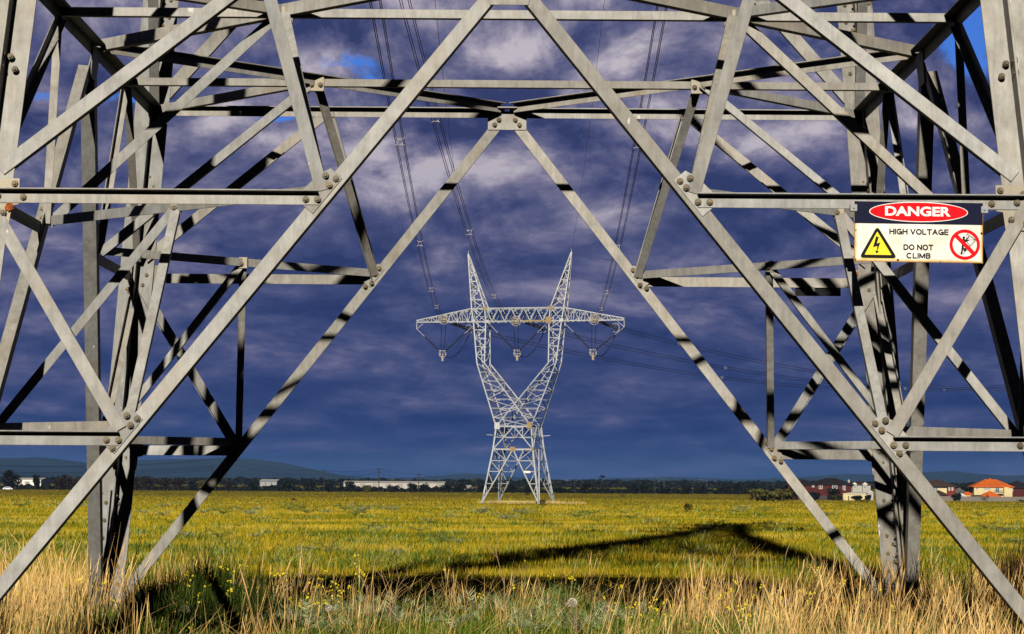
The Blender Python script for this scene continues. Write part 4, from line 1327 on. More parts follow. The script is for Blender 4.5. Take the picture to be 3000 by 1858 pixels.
for cx, cy, m in ((152, 630, BRASS), (150, 1115, RUST), (840, 1113, SG[4]), (1527, 1124, BRASS), (2195, 658, SG[4]), (2203, 1136, BRASS)):
    x, z = sxz(cx, cy); mb = MB(); mb.tube([(x, -.004, z), (x, -.012, z)], .009, 10); mb.build('rivet', m, sign)
for cx, s in ((120, -1), (2245, 1)):
    x, z = sxz(cx, 270); mb = MB(); mb.box((x - .03, -.008, z - .03), (x + .03, .05, z + .03)); mb.tube([(x, -.008, z), (x, -.02, z)], .011, 8); b_ = mb.build('bracket', FARSTEEL, sign, bevel=.003)
mb = MB()
for cx in (420, 1800):
    x, z = sxz(cx, 300); mb.box((x - .02, .0045, z - .02), (x + .02, .06, z + .05))
mb.build('bracket', STEEL, sign)
# number plate hanging under the right rear beam
pd = hw(Z2) + .05 - CAM.y
a = at(2330, 838, pd); b_ = at(2463, 868, pd)
npl = empty('number_plate', a)
tag(npl, 'small black number plate with white letters hanging under the right rear beam', 'plate')
pw, ph = b_.x - a.x, a.z - b_.z
mb = MB(); mb.box((0, -.003, -ph), (pw, .003, 0)); mb.build('panel', SG[4], npl)
me = text_mesh('KTS', pw * .225, ph * .5, .01); me.materials.append(SG[0]); o = bpy.data.objects.new('lettering', me); link(o); o.parent = npl; o.location = (pw * .205, -.0055, -ph * .70)
me = text_mesh('S', pw * .055, ph * .42, .0); me.materials.append(plain('faded_letter', (.10, .13, .11), .6)); o = bpy.data.objects.new('lettering', me); link(o); o.parent = npl; o.location = (pw * .76, -.0055, -ph * .70)
# rusty bleeding round one bolt of the left beam
def rust_patch(px, py, k, zz, off, r):
    yy = fp(k, 0, zz, off).y
    c = at(px, py, yy - CAM.y); mb = MB(); pts = []
    for i in range(18):
        a = 2 * math.pi * i / 18; rr = r * random.uniform(.75, 1.2)
        pts.append(V((c.x + math.cos(a) * rr, 0, c.z + math.sin(a) * rr)))
    pts = [V((p.x, fp(k, 0, p.z, off).y, p.z)) for p in pts]
    mb.add(pts, [tuple(range(18))]); mb.build('rust_stain', RUST, tower)


rust_patch(27, 606, 0, 4.15, .0365, .040)
rust_patch(2502, 806, 2, 4.2, -.045, .05)
# ------------------------------------------------------------------ the far edge of the field: trees, poles, houses
edge = lambda px: 1424 + px * 36 / 3000          # photo row of the field's far edge
def far_tree(px, top, wpx, label, mat=None, dist=1120, n=560, group='trees along the field edge', trunk=.25, lobes=None):
    b_ = on_ground(px, dist); k = px_m(dist)
    tp = at(px, top, dist); h = tp.z - b_.z; w_ = wpx / k
    return tree('tree', label, 'tree', b_, h, w_, mat or DARKLEAF, n, group, lobes=lobes, trunk=trunk, leaf=max(.3, h * .06))


T = [(22, 1372, 32, 'sparse-topped tall dark tree at the left end of the treeline', DARKLEAF), (42, 1384, 52, 'big dark rounded tree by the parked white car at the left edge', DARKLEAF),
     (107, 1388, 22, 'small dark round tree left of the white shed at the far left', DARKLEAF), (176, 1390, 42, 'reddish-brown broad tree right of the white shed at the far left', BROWNLEAF),
     (212, 1396, 36, 'dark tree beside the green container at the far left', BROWNLEAF),
     (395, 1390, 40, 'brown-leaved tree just right of the left rear tower leg', BROWNLEAF), (432, 1396, 44, 'second brown-leaved tree right of the left rear tower leg', BROWNLEAF), (478, 1400, 50, 'wide brown hedge tree left of the dark gap under the left rear brace', BROWNLEAF),
     (520, 1401, 44, 'low brown hedge tree with flat top left of the leaning pole', BROWNLEAF), (570, 1407, 40, 'low dark green tree before the left rear brace', DARKLEAF), (590, 1404, 30, 'olive bush tree at the foot of the left rear brace', OLIVELEAF),
     (668, 1407, 30, 'dark hedge tree right of the left rear brace', BROWNLEAF), (735, 1412, 40, 'dark low tree left of the pole with insulators', DARKLEAF), (840, 1404, 34, 'rounded dark tree between the first two field-edge poles', DARKLEAF), (905, 1410, 36, 'dark tree left of the long white building', DARKLEAF),
     (965, 1413, 34, 'dark low tree at the pole before the long white building', DARKLEAF), (1024, 1408, 36, 'dark round tree at the left end of the long white building', DARKLEAF), (1075, 1421, 28, 'olive bush in front of the long white building', OLIVELEAF),
     (1150, 1420, 40, 'dark low tree in front of the middle of the long white building', DARKLEAF), (1210, 1415, 40, 'dark tree in front of the right half of the long white building', DARKLEAF), (1243, 1411, 36, 'dark round tree by the second pole right of the white building', DARKLEAF), (1302, 1411, 30, 'dark round tree at the right end of the long white building', DARKLEAF),
     (1345, 1414, 44, 'flat dark tree between the white building and the distant pylon', DARKLEAF), (1420, 1420, 40, 'dark tree just left of the distant pylon legs', DARKLEAF), (1500, 1420, 34, 'dark tree seen between the legs of the distant pylon', DARKLEAF), (1545, 1418, 30, 'second dark tree seen between the legs of the distant pylon', DARKLEAF),
     (1640, 1425, 40, 'dark tree just right of the distant pylon', DARKLEAF), (1716, 1411, 42, 'big dome-shaped dark tree right of the distant pylon', DARKLEAF), (1858, 1417, 34, 'dark round tree left of the street lights', DARKLEAF), (1892, 1413, 50, 'broad dark tree below the left street light', DARKLEAF),
     (1950, 1424, 44, 'low dark tree right of the left street light', DARKLEAF), (2005, 1420, 40, 'low dark tree left of the second street light', DARKLEAF), (2060, 1423, 40, 'dark tree under the second street light', DARKLEAF), (2120, 1418, 44, 'dark tree with bumpy top in the middle of the right treeline', DARKLEAF), (2165, 1415, 38, 'tall dark tree right of the bumpy-topped tree', DARKLEAF),
     (2205, 1415, 34, 'twin-topped dark tree behind the olive bush', DARKLEAF), (2250, 1420, 44, 'dark tree behind the wide olive bush', DARKLEAF), (2300, 1422, 40, 'dark tree left of the dark-roofed brick house', DARKLEAF)]
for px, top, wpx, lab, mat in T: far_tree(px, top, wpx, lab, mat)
# the pine with separate tiers right of the pylon
k = px_m(1120)
far_tree(1764, 1400, 34, 'thin tiered pine standing above the treeline right of the distant pylon', DARKLEAF, n=240, lobes=[((0, 0, 7.6), (.9, .8, .5)), ((-1.0, 0, 6.3), (1.2, .8, .4)), ((1.6, 0, 5.7), (1.6, .8, .45)), ((-1.2, 0, 4.6), (1.7, .9, .5)), ((.8, 0, 3.6), (1.8, 1, .7)), ((0, 0, 2), (2.4, 1.4, 1.2))])
# continuous dark hedge and wood behind
def hedge():
    n = 26000
    px = RNG.uniform(-260, 2520, n); dist = RNG.uniform(1150, 1260, n)
    topn = 9 + 6 * np.abs(vnoise(px, px * 0, .045, 21)) + 4 * vnoise(px, px * 0, .16, 22)
    hgt = topn * RNG.uniform(0, 1, n) ** .8 / 6.3
    x = (px - 1492) / F_PX * dist + CAM.x; y = dist + CAM.y; z = ground_arr(y) + hgt - .1
    c = np.stack([x, y, z], 1)
    s = RNG.uniform(.2, .55, n)[:, None]
    a = RNG.normal(0, 1, (n, 3)); a /= np.linalg.norm(a, axis=1)[:, None]; b_ = np.cross(a, RNG.normal(0, 1, (n, 3))); b_ /= np.linalg.norm(b_, axis=1)[:, None]
    vt = np.stack([c - a * s - b_ * s, c + a * s - b_ * s * .6, c + a * s + b_ * s, c - a * s * .7 + b_ * s], 1).reshape(-1, 3)
    return np_mesh('far_hedge', vt, np.arange(4 * n), 4, DARKLEAF, dict(rnd=np.repeat(RNG.uniform(0, 1, n), 4)))
def belt():
    n = 30000
    px = RNG.uniform(-400, 3400, n); dist = RNG.uniform(1900, 2150, n)
    topn = 17 + 4 * np.abs(vnoise(px, px * 0, .03, 31)) + 3 * vnoise(px, px * 0, .12, 32)
    hgt = topn * RNG.uniform(0, 1, n) ** .7 / 3.6
    x = (px - 1492) / F_PX * dist + CAM.x; y = dist + CAM.y; z = ground_arr(y) + hgt - .1
    c = np.stack([x, y, z], 1); s = RNG.uniform(.5, 1.1, n)[:, None]
    a = RNG.normal(0, 1, (n, 3)); a /= np.linalg.norm(a, axis=1)[:, None]; b_ = np.cross(a, RNG.normal(0, 1, (n, 3))); b_ /= np.linalg.norm(b_, axis=1)[:, None]
    vt = np.stack([c - a * s - b_ * s, c + a * s - b_ * s * .6, c + a * s + b_ * s, c - a * s * .7 + b_ * s], 1).reshape(-1, 3)
    return np_mesh('far_wood', vt, np.arange(4 * n), 4, DARKLEAF, dict(rnd=np.repeat(RNG.uniform(0, 1, n), 4)))
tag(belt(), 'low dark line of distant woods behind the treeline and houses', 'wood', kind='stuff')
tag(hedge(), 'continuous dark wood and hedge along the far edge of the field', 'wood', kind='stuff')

POLE = plain('dark_timber_pole', (.03, .026, .024), .9)
def pole(px, top, dist, label, arm=True):
    b_ = on_ground(px, dist); h = at(px, top, dist).z - b_.z
    o = empty('utility_pole', b_); tag(o, label, 'utility pole', 'utility poles along the field edge')
    mb = MB(); mb.tube([(0, 0, -.5), (0, 0, h)], .2, 8, radii=[.22, .15]); mb.build('post', POLE, o)
    if arm:
        mb = MB(); mb.bar((-1.3, 0, h - .5), (1.3, 0, h - .5), .2); mb.bar((-.9, 0, h - 1.7), (.9, 0, h - 1.7), .16); mb.build('crossarm', POLE, o)
        for x in (-1.2, -.45, .45, 1.2):
            mb = MB(); mb.tube([(x, 0, h - .4), (x, 0, h - .05)], .09, 6); mb.build('insulator', POLE, o)
    return b_ + V((0, 0, h - .1))


PT = {}
for px, top, lab in ((-330, 1352, 'timber pole outside the left edge of the view'), (619, 1366, 'dark timber pole left of the left rear brace'), (663, 1340, 'taller dark pole just right of the left rear brace'), (948, 1377, 'timber pole with crossarm left of the long white building'), (1109, 1372, 'tall timber pole in front of the long white building'), (1226, 1388, 'timber pole at the right half of the long white building'),
                     (1394, 1401, 'short timber pole left of the distant pylon'), (1683, 1403, 'timber pole right of the distant pylon'), (1764, 1396, 'timber pole rising from the tiered pine'), (1918, 1404, 'timber pole beside the left street light'), (2030, 1411, 'timber pole beside the second street light'), (2266, 1416, 'short timber pole left of the brick house')):
    PT[px] = pole(px, top, 1140 if px > 0 else 900, lab)
WIRE = plain('thin_wire', (.02, .02, .025), .7)
def wire(A, B, sag, label):
    mb = MB(); mb.tube(span(A, B, sag, 24), .05, 4); tag(mb.build('utility_wire', WIRE), label, 'wire', 'wires between the utility poles')
seq = [663, 948, 1109, 1226, 1394, 1683, 1764, 1918, 2030, 2266]
lm = ['left rear brace', 'first field-edge pole', 'long white building', 'white building end', 'distant pylon legs', 'gap right of the pylon', 'tiered pine', 'two street lights', 'bumpy trees']
for a, b_, nm in zip(seq[:-1], seq[1:], lm):
    A, B = PT[a], PT[b_]
    ln = (B - A).length
    wire(A, B, ln * .045, f'upper thin wire sagging between poles by the {nm}')
    wire(A - V((0, 0, 1.6)), B - V((0, 0, 1.6)), ln * .06, f'lower thin wire sagging between poles by the {nm}')
for i, (y0, y1, dz) in enumerate(((1330, 1340, 15), (1334, 1343, 15), (1363, 1362, 10), (1370, 1368, 10), (1378, 1376, 8))):
    A = at(-420, y0, 900); B = at(663, y1, 1140)
    wire(A, B, {0: 4.2, 1: 4.0, 2: 3., 3: 2.6, 4: 2.2}[i], ['highest', 'second highest', 'middle', 'second lowest', 'lowest'][i] + ' of the long wires sagging above the left hills')
LAMP = plain('grey_lamp_post', (.10, .10, .12), .6)
for px, top, lab in ((1945, 1402, 'thin street lamp with arm to the left above the right treeline, the taller of two'), (2071, 1406, 'thin street lamp with long arm to the left, nearer the houses')):
    b_ = on_ground(px, 1150); h = at(px, top, 1150).z - b_.z
    o = empty('street_lamp', b_); tag(o, lab, 'street lamp', 'street lamps above the trees')
    mb = MB(); mb.tube([(0, 0, 0), (0, 0, h)], .1, 6); mb.build('post', LAMP, o)
    mb = MB(); mb.tube([(0, 0, h), (-3., 0, h + .2)], .08, 6); mb.build('arm', LAMP, o)
    mb = MB(); mb.box((-3.8, -.15, h + .1), (-3., .15, h + .3)); mb.build('lamp_head', LAMP, o)

# houses
CREAM = plain('cream_render', (.64, .53, .28), .8, noise=.10, scale=.6)
WHITE = plain('white_render', (.40, .385, .34), .8, noise=.12, scale=.6)  # white lowered to carry the partial shade on the gabled house
BRICK = plain('red_brick', (.16, .030, .018), .9, noise=.25, scale=2)
DKBRICK = plain('dark_red_brick', (.075, .014, .012), .9, noise=.3, scale=2)
ORANGE = plain('orange_tile', (.62, .125, .012), .8, noise=.22, scale=.9)
DKTILE = plain('dark_brown_tile', (.055, .034, .028), .85, noise=.2, scale=.9)
BLKTILE = plain('black_tile', (.014, .012, .014), .85, noise=.2, scale=.9)
GREYTILE = plain('grey_tile', (.12, .11, .11), .85, noise=.2, scale=.9)
PALEROOF = plain('pale_metal_roof', (.55, .52, .48), .6, noise=.06)
WIN = plain('window_glass', (.10, .14, .20), .15, spec=.6)
WFR = plain('window_frame', (.72, .68, .60), .6)
FENCE = plain('grey_paling', (.19, .165, .145), .9, noise=.25, scale=3)
DKFENCE = plain('dark_paling', (.06, .05, .045), .9, noise=.25, scale=3)


def hip(mb, x0, x1, y0, y1, z0, z1, ridge=None, ov=.5, gable=False):
    """hip (or gable with the ridge towards the viewer) roof, solid, with eaves thickness"""
    x0 -= ov; x1 += ov; y0 -= ov; y1 += ov
    if gable:
        xm = (x0 + x1) / 2
        a = [V((x0, y0, z0)), V((x1, y0, z0)), V((x1, y1, z0)), V((x0, y1, z0)), V((xm, y0, z1)), V((xm, y1, z1))]
        mb.add(a, [(0, 4, 5, 3), (1, 2, 5, 4), (0, 1, 4), (2, 3, 5), (0, 3, 2, 1)])
        return
    w, d = x1 - x0, y1 - y0
    if ridge is None: ridge = max(0.3, w - d)
    xm, ym = (x0 + x1) / 2, (y0 + y1) / 2
    r0, r1 = xm - ridge / 2, xm + ridge / 2
    a = [V((x0, y0, z0 - .2)), V((x1, y0, z0 - .2)), V((x1, y1, z0 - .2)), V((x0, y1, z0 - .2)), V((x0, y0, z0)), V((x1, y0, z0)), V((x1, y1, z0)), V((x0, y1, z0)), V((r0, ym, z1)), V((r1, ym, z1))]
    mb.add(a, [(0, 3, 2, 1), (0, 1, 5, 4), (1, 2, 6, 5), (2, 3, 7, 6), (3, 0, 4, 7), (4, 5, 9, 8), (5, 6, 9), (6, 7, 8, 9), (7, 4, 8)])


HD = 840
HK = px_m(HD)
def HX(px): return (px - 1492) / F_PX * HD + CAM.x
def HZ(py, px=2850): return at(px, py, HD).z


def house(label, px_ref, name='house'):
    b_ = on_ground(px_ref, HD); o = empty(name, b_); tag(o, label, 'house', 'houses beyond the field'); o['_'] = 0; del o['_']
    return o, b_


def wall(o, b_, px0, px1, py0, dep, y0=0, mat=None, name='wall', base=None):
    mb = MB(); zt = HZ(py0, px0) - b_.z; zb = -1 if base is None else HZ(base, px0) - b_.z
    mb.box((HX(px0) - b_.x, y0, zb), (HX(px1) - b_.x, y0 + dep, zt)); return mb.build(name, mat, o)


def roof(o, b_, px0, px1, pe, pt, dep, y0=0, mat=None, gable=False, ov=.55, ridge=None):
    mb = MB(); hip(mb, HX(px0) - b_.x, HX(px1) - b_.x, y0, y0 + dep, HZ(pe, px0) - b_.z + .01, HZ(pt, px0) - b_.z, ov=ov, gable=gable, ridge=ridge)
    return mb.build('roof', mat, o)


def window(o, b_, px0, px1, py0, py1, y0=0, name='window'):
    x0, x1 = HX(px0) - b_.x, HX(px1) - b_.x; z1, z0 = HZ(py0, px0) - b_.z, HZ(py1, px0) - b_.z
    mb = MB(); f = .1
    for lo, hi in (((x0 - f, z0 - f), (x1 + f, z0)), ((x0 - f, z1), (x1 + f, z1 + f)), ((x0 - f, z0), (x0, z1)), ((x1, z0), (x1 + f, z1)), (((x0 + x1) / 2 - .05, z0), ((x0 + x1) / 2 + .05, z1))):
        mb.box((lo[0], y0 - .12, lo[1]), (hi[0], y0 - .003, hi[1]))
    w_ = mb.build(name, WFR, o)
    mb = MB(); mb.box((x0, y0 - .06, z0), (x1, y0 - .004, z1)); mb.build('pane', WIN, w_)
    return w_


# red-roofed cream house
o, b_ = house('cream two-storey house with bright orange tiled hip roof at the right edge', 2925)
wall(o, b_, 2874, 2986, 1426, 9, mat=CREAM); rf = roof(o, b_, 2874, 2986, 1426, 1404, 9, mat=ORANGE)
mb = MB(); x = HX(2928) - b_.x; mb.box((x - .25, 4, HZ(1406) - b_.z), (x + .25, 4.5, HZ(1401) - b_.z)); mb.build('chimney', ORANGE, rf)
wall(o, b_, 2960, 2974, 1428, 1.2, y0=-1.2, mat=CREAM, name='bay')
for a in ((2880, 2885, 1428, 1434), (2904, 2908, 1428, 1435), (2910, 2914, 1428, 1435), (2916, 2921, 1428, 1435), (2971, 2975, 1429, 1435), (2971, 2975, 1448, 1456)): window(o, b_, *a)
window(o, b_, 2937, 2947, 1429, 1444, name='balcony_door')
wall(o, b_, 2929, 2958, 1445, 1.6, y0=-1.6, mat=CREAM, name='balcony_slab', base=1447)
mb = MB()
for px in range(2930, 2958, 3): x = HX(px) - b_.x; mb.box((x - .03, -1.55, HZ(1445) - b_.z), (x + .03, -1.5, HZ(1436) - b_.z))
mb.box((HX(2929) - b_.x, -1.57, HZ(1436) - b_.z), (HX(2958) - b_.x, -1.48, HZ(1435.4) - b_.z)); mb.build('railing', SG[4], o)
wall(o, b_, 2893, 2937, 1453, 5, y0=-5.5, mat=CREAM, name='garage'); roof(o, b_, 2889, 2941, 1454, 1438, 5.6, y0=-5.6, mat=ORANGE, ov=.3)
wall(o, b_, 2843, 2873, 1452, 6, y0=-1.5, mat=CREAM, name='side_wing'); roof(o, b_, 2838, 2876, 1455, 1441, 6, y0=-1.5, mat=ORANGE, ov=.3, ridge=1.)
mb = MB(); x0, x1 = HX(2862) - b_.x, HX(2890) - b_.x; mb.box((x0, -2.2, HZ(1462) - b_.z), (x1, -2., HZ(1450) - b_.z)); mb.build('screen', plain('green_screen', (.02, .045, .03), .8), o)
# dark-roofed cream and brick house
o, b_ = house('cream and red brick two-storey house with dark brown hip roof left of the orange roof', 2778)
wall(o, b_, 2722, 2794, 1424, 9, mat=CREAM); wall(o, b_, 2794.1, 2818, 1425, 9.5, y0=-.6, mat=BRICK, name='brick_wing')
rf = roof(o, b_, 2720, 2819, 1424, 1405, 9.6, y0=-.6, mat=DKTILE)
for a in ((2736, 2741, 1427, 1434), (2757, 2764, 1427, 1435), (2765, 2768, 1428, 1435)): window(o, b_, *a)
for a in ((2799, 2802, 1428, 1437), (2808, 2811, 1428, 1437)): window(o, b_, *a, y0=-.6)
wall(o, b_, 2742, 2784, 1450, 6, y0=-6.6, mat=BRICK, name='annex'); roof(o, b_, 2740, 2786, 1449, 1436, 6.4, y0=-6.8, mat=DKTILE, ov=.4)
window(o, b_, 2760, 2764, 1453, 1459, y0=-6.6)
mb = MB(); x = HX(2780) - b_.x; mb.box((x - .3, 4.4, HZ(1410) - b_.z), (x + .3, 5, HZ(1403) - b_.z)); mb.build('chimney', DKTILE, rf)
# grey roofed house between them
o, b_ = house('low house with grey tiled roof and white gable between the brick and orange-roofed houses', 2835)
wall(o, b_, 2824, 2860, 1452, 8, y0=4, mat=WHITE); roof(o, b_, 2818, 2866, 1452, 1429, 8.6, y0=4, mat=GREYTILE)
wall(o, b_, 2818, 2850, 1456, 3, y0=-3, mat=WHITE, name='porch'); roof(o, b_, 2818, 2850, 1456, 1445, 3, y0=-3, mat=PALEROOF, gable=True, ov=.2)
# house at the right edge
o, b_ = house('dark-roofed house cut off by the right edge behind the orange roof', 2998)
wall(o, b_, 2985, 3050, 1429, 8, y0=5, mat=DKBRICK); roof(o, b_, 2984, 3050, 1429, 1408, 9, y0=5, mat=BLKTILE); window(o, b_, 2990, 2996, 1433, 1440, y0=5)
# long dark brick house left
o, b_ = house('long dark red brick two-storey house with black roof left of the right rear leg', 2450)
wall(o, b_, 2330, 2395, 1420, 9, mat=DKBRICK); wall(o, b_, 2395.1, 2515, 1419, 9.4, y0=-.4, mat=DKBRICK, name='brick_wing')
roof(o, b_, 2325, 2420, 1420, 1404, 9, mat=BLKTILE); roof(o, b_, 2400, 2518, 1419, 1400.5, 10, y0=-.4, mat=BLKTILE)
for a in ((2350, 2358, 1422, 1429), (2362, 2371, 1422, 1429)): window(o, b_, *a)
for a in ((2400, 2405, 1422, 1427), (2420, 2429, 1422, 1432), (2459, 2472, 1423, 1431), (2490, 2496, 1423, 1436)): window(o, b_, *a, y0=-.4)
wall(o, b_, 2360, 2410, 1444, 4, y0=-4.5, mat=DKBRICK, name='annex'); roof(o, b_, 2358, 2412, 1446, 1441, 4.6, y0=-4.8, mat=PALEROOF, ov=.1)
# white gabled house
o, b_ = house('white two-storey house with two small gables and dark roof left of the right rear leg', 2545)
wall(o, b_, 2516, 2572, 1419, 9, y0=1, mat=WHITE); roof(o, b_, 2514, 2574, 1419, 1409, 9.5, y0=1, mat=DKTILE)
for a, c in ((2518, 2530), (2548, 2561)):
    wall(o, b_, a, c, 1420, 1.2, y0=-.2, mat=WHITE, name='bay'); roof(o, b_, a, c, 1420, 1413.5, 1.3, y0=-.3, mat=WFR, gable=True, ov=.25); window(o, b_, (a + c) / 2 - 3, (a + c) / 2 + 3, 1423, 1431, y0=-.2)
mb = MB(); x = HX(2511) - b_.x; mb.box((x - .3, 3, HZ(1420) - b_.z), (x + .3, 3.6, HZ(1408) - b_.z)); mb.build('chimney', WHITE, o)
# pale garage before it
o, b_ = house('low cream garage with pale metal roof before the white gabled house', 2530, 'garage')
o['category'] = 'garage'
wall(o, b_, 2487, 2566, 1445, 6, y0=-9, mat=CREAM); roof(o, b_, 2485, 2568, 1446, 1441, 6, y0=-9, mat=PALEROOF, ov=.2)
wall(o, b_, 2549, 2566, 1443, 1, y0=-10, mat=WHITE, name='porch'); roof(o, b_, 2548, 2567, 1443.5, 1437, 1.4, y0=-10.2, mat=PALEROOF, gable=True, ov=.15)
window(o, b_, 2555, 2561, 1447, 1455, y0=-10)
# fences
def fence(px0, px1, py, h, mat, label, dist):
    a = on_ground(px0, dist); c = on_ground(px1, dist); o = empty('paling_fence', a); tag(o, label, 'fence', 'paling fences behind the field')
    mb = MB(); x = 0
    while x < c.x - a.x:
        mb.box((x, 0, -.3), (x + .30, .04, h + random.uniform(-.05, .05))); x += .315
    mb.build('palings', mat, o)
    mb = MB()
    for z in (.4, h - .3): mb.box((0, .05, z), (c.x - a.x, .13, z + .1))
    mb.build('rail', mat, o)
fence(2752, 3120, 1460, 1.5, FENCE, 'long weathered grey timber fence in front of the orange-roofed house', 826)
fence(2330, 2485, 1460, 1.4, DKFENCE, 'dark timber fence in front of the long brick house', 826)
mb = MB(); p = on_ground(2477, 824); mb.box((p.x - .8, p.y, p.z - .3), (p.x + .8, p.y + .5, p.z + 2.1)); mb.box((p.x - .9, p.y - .1, p.z + 2.1), (p.x + .9, p.y + .6, p.z + 2.25)); tag(mb.build('gate_pier', CREAM), 'small pale pier at the right end of the dark timber fence', 'gate pier')
def htree(px, top, wpx, lab, mat=DARKLEAF, dist=835): far_tree(px, top, wpx, lab, mat, dist=dist, group='garden trees by the houses', n=420)
htree(2835, 1415, 26, 'round dark tree on the roofline between the brown and orange roofs', dist=880)
htree(2812, 1417, 22, 'small dark tree peeping over the brick house right end', dist=880)
htree(2803, 1440, 30, 'round dark green garden tree in front of the brick house wing', dist=826)
htree(2866, 1425, 24, 'dark garden tree left of the orange-roofed house', dist=870)
htree(2445, 1425, 62, 'wide dark garden tree covering the middle of the long brick house', dist=824)
htree(2380, 1436, 46, 'low dark garden tree before the left part of the long brick house', dist=824)
htree(2320, 1420, 50, 'dark spreading tree at the left end of the long brick house', dist=824)
htree(2510, 1451, 34, 'dark low garden tree left of the pale garage window', dist=822)
htree(2542, 1449, 20, 'dark small garden tree before the pale garage', dist=822)
# commercial buildings on the left
def shed(px0, px1, py0, py1, dist, label, mat, rmat):
    b0 = on_ground((px0 + px1) / 2, dist); o = empty('shed', b0); tag(o, label, 'shed', 'sheds behind the treeline')
    x0, x1 = (px0 - 1492) / F_PX * dist + CAM.x - b0.x, (px1 - 1492) / F_PX * dist + CAM.x - b0.x
    zt = at(px0, py0, dist).z - b0.z
    mb = MB(); mb.box((x0, 0, -1), (x1, 30, zt)); mb.build('wall', mat, o)
    mb = MB(); mb.add([V((x0 - .3, -.3, zt + .01)), V((x1 + .3, -.3, zt + .01)), V((x1 + .3, 30.3, zt + .01)), V((x0 - .3, 30.3, zt + .01)), V((x0 - .3, 15, zt + 1.)), V((x1 + .3, 15, zt + 1.))], [(0, 1, 5, 4), (2, 3, 4, 5), (0, 4, 3), (1, 2, 5), (0, 3, 2, 1)]); mb.build('roof', rmat, o)
    mb = MB(); n = max(3, int((x1 - x0) / 7))
    for i in range(n): x = x0 + (i + .5) * (x1 - x0) / n; mb.box((x - 1.4, -.05, .3), (x + 1.4, -.005, min(zt - .4, 3.2)))
    mb.build('roller_door', plain('roller_door', (.33, .31, .28), .7), o)
SHW = plain('off_white_cladding', (.46, .42, .38), .7, noise=.10)
shed(1030, 1325, 1414, 1440, 1500, 'very long off-white industrial building behind the trees left of the distant pylon', SHW, PALEROOF)
shed(66, 146, 1405, 1425, 1400, 'white flat shed behind the trees at the far left', plain('white_cladding', (.85, .82, .74), .7), PALEROOF)
shed(785, 835, 1409, 1440, 1600, 'small grey shed roof among the trees left of the pole with crossarm', plain('grey_cladding', (.16, .19, .25), .7), PALEROOF)
shed(1389, 1401, 1428, 1440, 1185, 'tiny white shed roof in the trees left of the distant pylon', SHW, PALEROOF)
b_ = on_ground(221, 1135); o = empty('container', b_); tag(o, 'dark green container beyond the field left of the left rear leg', 'container')
mb = MB(); mb.box((-1.4, 0, 0), (1.4, 2.4, 6.)); mb.build('body', plain('green_container', (.008, .035, .028), .7), o)
mb = MB(); [mb.box((-1.35 + i * .3, -.04, .1), (-1.2 + i * .3, -.004, 5.9)) for i in range(9)]; mb.build('ribs', plain('green_rib', (.010, .045, .036), .7), o)
# white car by the left trees
b_ = on_ground(22, 1100); car = empty('parked_car', b_); tag(car, 'white car parked under the dark trees at the left edge of the field', 'car')
mb = MB(); prof = [(-2.1, .3), (2.1, .3), (2.15, .8), (1.3, 1.0), (.7, 1.5), (-1.1, 1.5), (-1.7, 1.0), (-2.1, .9)]
k = len(prof); mb.add([V((x, -.8, z)) for x, z in prof] + [V((x, .8, z)) for x, z in prof], [(i, (i + 1) % k, k + (i + 1) % k, k + i) for i in range(k)] + [tuple(range(k - 1, -1, -1)), tuple(range(k, 2 * k))]); mb.build('body', plain('white_paint', (.75, .76, .78), .3), car, bevel=.06)
mb = MB(); mb.add([V((x, -.81, z)) for x, z in ((-1.4, 1.02), (1.05, 1.02), (.62, 1.42), (-1.02, 1.42))], [(0, 1, 2, 3)]); mb.build('window', WIN, car)
for x in (-1.3, 1.3):
    for y in (-.8, .62):
        mb = MB(); mb.tube([(x, y - .03, .32), (x, y + .2, .32)], .32, 14); mb.build('wheel', POLE, car)
HAZE = 3.8e-5
# ------------------------------------------------------------------ light
SUN_EL = math.radians(22.2); SUN_LAT = .114
sd = V((SUN_LAT, 1, -math.tan(SUN_EL))).normalized()      # the way the light travels
ld = bpy.data.lights.new('sun', 'SUN'); sun = bpy.data.objects.new('sun', ld); link(sun)
ld.energy = 5.0; ld.angle = math.radians(.53); ld.color = (1, .93, .81)
sun.rotation_mode = 'QUATERNION'; sun.rotation_quaternion = V((0, 0, -1)).rotation_difference(sd)
sun.location = (0, -60, 60)
w = bpy.data.worlds.new('World'); SC.world = w; w.use_nodes = True
nt = w.node_tree; bg = nt.nodes['Background']
bg.inputs['Strength'].default_value = .1
L = nt.links.new
sky = nd(nt, 'ShaderNodeTexSky', sky_type='NISHITA', sun_disc=False, sun_elevation=SUN_EL)
sky.sun_rotation = math.atan2(-sd.x, -sd.y)
sky.air_density = 1.; sky.dust_density = .4; sky.ozone_density = 2.5


def mth(op, a, b=None, c=None, clamp=False):
    n = nd(nt, 'ShaderNodeMath', operation=op, use_clamp=clamp)
    for i, v in enumerate((a, b, c)):
        if v is None: continue
        if isinstance(v, (int, float)): n.inputs[i].default_value = v
        else: L(v, n.inputs[i])
    return n.outputs[0]


def mixc(f, a, b):
    n = nd(nt, 'ShaderNodeMixRGB')
    for s_, v in zip(('Fac', 'Color1', 'Color2'), (f, a, b)):
        if isinstance(v, tuple): n.inputs[s_].default_value = (*v, 1)
        elif isinstance(v, (int, float)): n.inputs[s_].default_value = v
        else: L(v, n.inputs[s_])
    return n.outputs[0]


tc = nd(nt, 'ShaderNodeTexCoord')
sp = nd(nt, 'ShaderNodeSeparateXYZ'); L(tc.outputs['Generated'], sp.inputs[0])
X, Y, Z = sp.outputs
el = mth('MAXIMUM', Z, 0.)
hl = mth('SQRT', mth('ADD', mth('ADD', mth('MULTIPLY', X, X), mth('MULTIPLY', Y, Y)), .0001))
